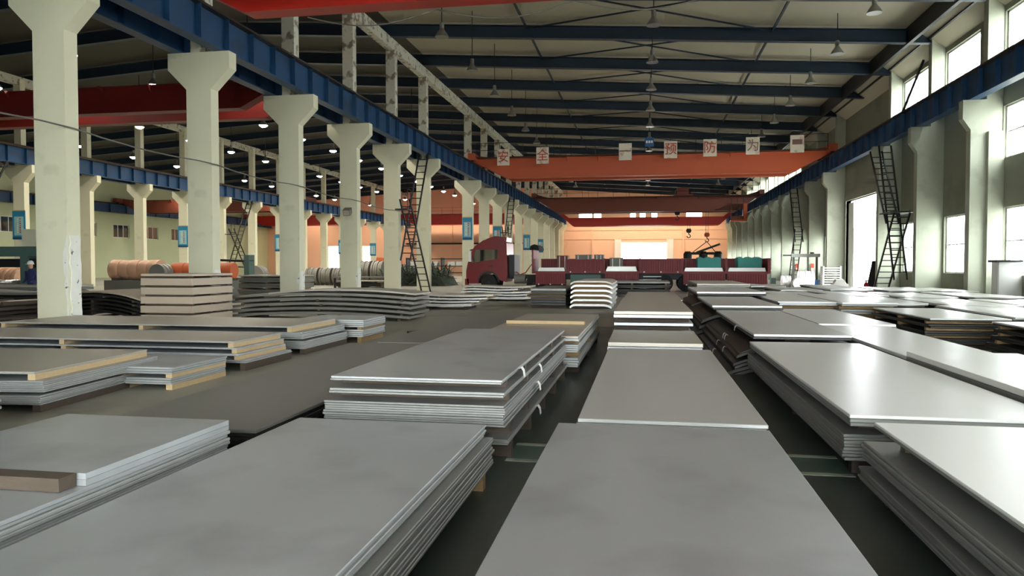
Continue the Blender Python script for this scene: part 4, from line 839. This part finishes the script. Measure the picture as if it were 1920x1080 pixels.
# heap of tangled scrap beside the truck cab
sc = thing('scrap_heap', (-17.2, 58, 0), 'dark green heap of tangled strip scrap left of the truck cab', 'scrap')
r = random.Random(3); mb = MB()
for k in range(900):
    x, y = r.uniform(-20.3, -15.6), r.uniform(55.5, 60); h = 1.1 * (1 - ((x + 17.5) / 3.4) ** 2 * .35) ; z = r.uniform(0, h)
    a, e = r.uniform(0, 6.3), r.uniform(-.4, 1.3); l = r.uniform(.4, 1.1); d = Vector((math.cos(a) * math.cos(e), math.sin(a) * math.cos(e), math.sin(e))) * l
    mb.beam((x, y, max(.02, z)), (x + d.x, y + d.y, max(.03, z + d.z)), .09, .015)
o = mb.build('tangled_strips', 'scrap_green', sc); o['kind'] = 'stuff'
MB().prism([(-20.2, 0), (-15.2, 0), (-15.6, .7), (-17.5, 1.0), (-19.8, .75)], 'y', 56, 60).build('heap_core', 'scrap_green', sc)
sh = thing('parts_shelf', (-18.3, 66, 0), 'open shelf with pale boxes behind the scrap heap', 'shelf')
for x in (-21.5, -18.2, -15): MB().box(x, x + .1, 65.5, 66.5, 0, 2.3).build('upright', 'dark_steel', sh)
for z in (.9, 1.5, 2.15): MB().box(-21.5, -14.9, 65.5, 66.5, z, z + .07).build('shelf_board', 'dark_steel', sh)
for k, x in enumerate((-21.1, -20.2, -19.2, -17.6, -16.8, -16)): tag(MB().box(x, x + .7, 65.6, 66.3, 1.57, 1.95).build('carton', 'white_paint'), 'pale carton on the upper shelf behind the scrap heap, %s from the left' % ORD[k], 'carton')
# worker, mostly hidden by the nearest column
def person(x, y):
    p = thing('person', (x, y, 0), 'person in dark blue work clothes and a white hard hat by the nearest column', 'person')
    me = bpy.data.meshes.new('body'); J = [(0, 0, .92), (0, 0, 1.15), (0, .0, 1.36), (0, -.02, 1.47), (0, -.04, 1.56), (.1, 0, .88), (.11, -.03, .5), (.11, .02, .08), (.12, -.12, .04), (-.1, 0, .88), (-.11, -.03, .5), (-.11, .02, .08), (-.12, -.12, .04),
                                             (.19, 0, 1.37), (.25, .0, 1.1), (.2, -.2, .98), (.17, -.28, .97), (-.19, 0, 1.37), (-.25, 0, 1.1), (-.2, -.2, .98), (-.17, -.28, .97)]
    E_ = [(0, 1), (1, 2), (2, 3), (3, 4), (0, 5), (5, 6), (6, 7), (7, 8), (0, 9), (9, 10), (10, 11), (11, 12), (2, 13), (13, 14), (14, 15), (15, 16), (2, 17), (17, 18), (18, 19), (19, 20)]
    R_ = [.15, .15, .16, .065, .06, .1, .075, .055, .05, .1, .075, .055, .05, .08, .06, .045, .035, .08, .06, .045, .035]
    me.from_pydata([(x + a, y + b, c) for a, b, c in J], E_, []); o = bpy.data.objects.new('body', me); COL.objects.link(o)
    md = o.modifiers.new('Skin', 'SKIN'); 
    for i, sv in enumerate(me.skin_vertices[0].data): sv.radius = (R_[i], R_[i] * .8); sv.use_root = (i == 0)
    s2 = o.modifiers.new('Sub', 'SUBSURF'); s2.levels = 1; s2.render_levels = 2
    me.materials.append(M['blue_cloth']); me.transform(Matrix.Translation((-x, -y, 0))); o.parent = p
    hd = MB().lathe([(.02, -.13), (.06, -.11), (.078, -.04), (.085, .03), (.08, .1), (.05, .14), (.01, .15)], (x, y - .05, 1.62), 14).build('head', 'skin', p, True)
    MB().cyl((x, y - .13, 1.63), (x, y - .16, 1.6), .014, .018, n=8).build('nose', 'skin', hd)
    ht = MB().lathe([(.13, 0), (.13, .015), (.115, .02), (.11, .07), (.085, .12), (.04, .145), (.005, .15)], (x, y - .05, 1.67), 18).build('hard_hat', 'white_paint', p, True)
    MB().prism([(x - .08, y - .15), (x + .08, y - .15), (x + .05, y - .24), (x - .05, y - .24)], 'z', 1.67, 1.685).build('brim', 'white_paint', ht)
person(-23.45, 25.3)
tag(MB().box(-12.95, -12.3, 25.7, 26.0, 0, .05).box(-12.2, -11.4, 25.6, 25.8, 0, .06).build('loose_battens', 'timber_dark'), 'loose timber battens on the floor beside the arched stack', 'timber') if False else None
tag(MB().beam((-5.6, 17.2, .03), (-4.8, 18.0, .03), .1, .05).build('loose_batten', 'timber_dark'), 'loose timber batten lying on the aisle floor', 'timber')
tag(MB().quad_box([(-5.25, 15.2, .0), (-4.95, 15.25, .0), (-4.93, 15.4, .0), (-5.25, 15.36, .0), (-5.25, 15.2, .012), (-4.95, 15.25, .03), (-4.93, 15.4, .02), (-5.25, 15.36, .01)]).build('paper_scrap', 'tape'), 'white scrap of paper on the aisle floor', 'paper')
for o in bpy.data.objects:
    if '_w' in o: del o['_w']
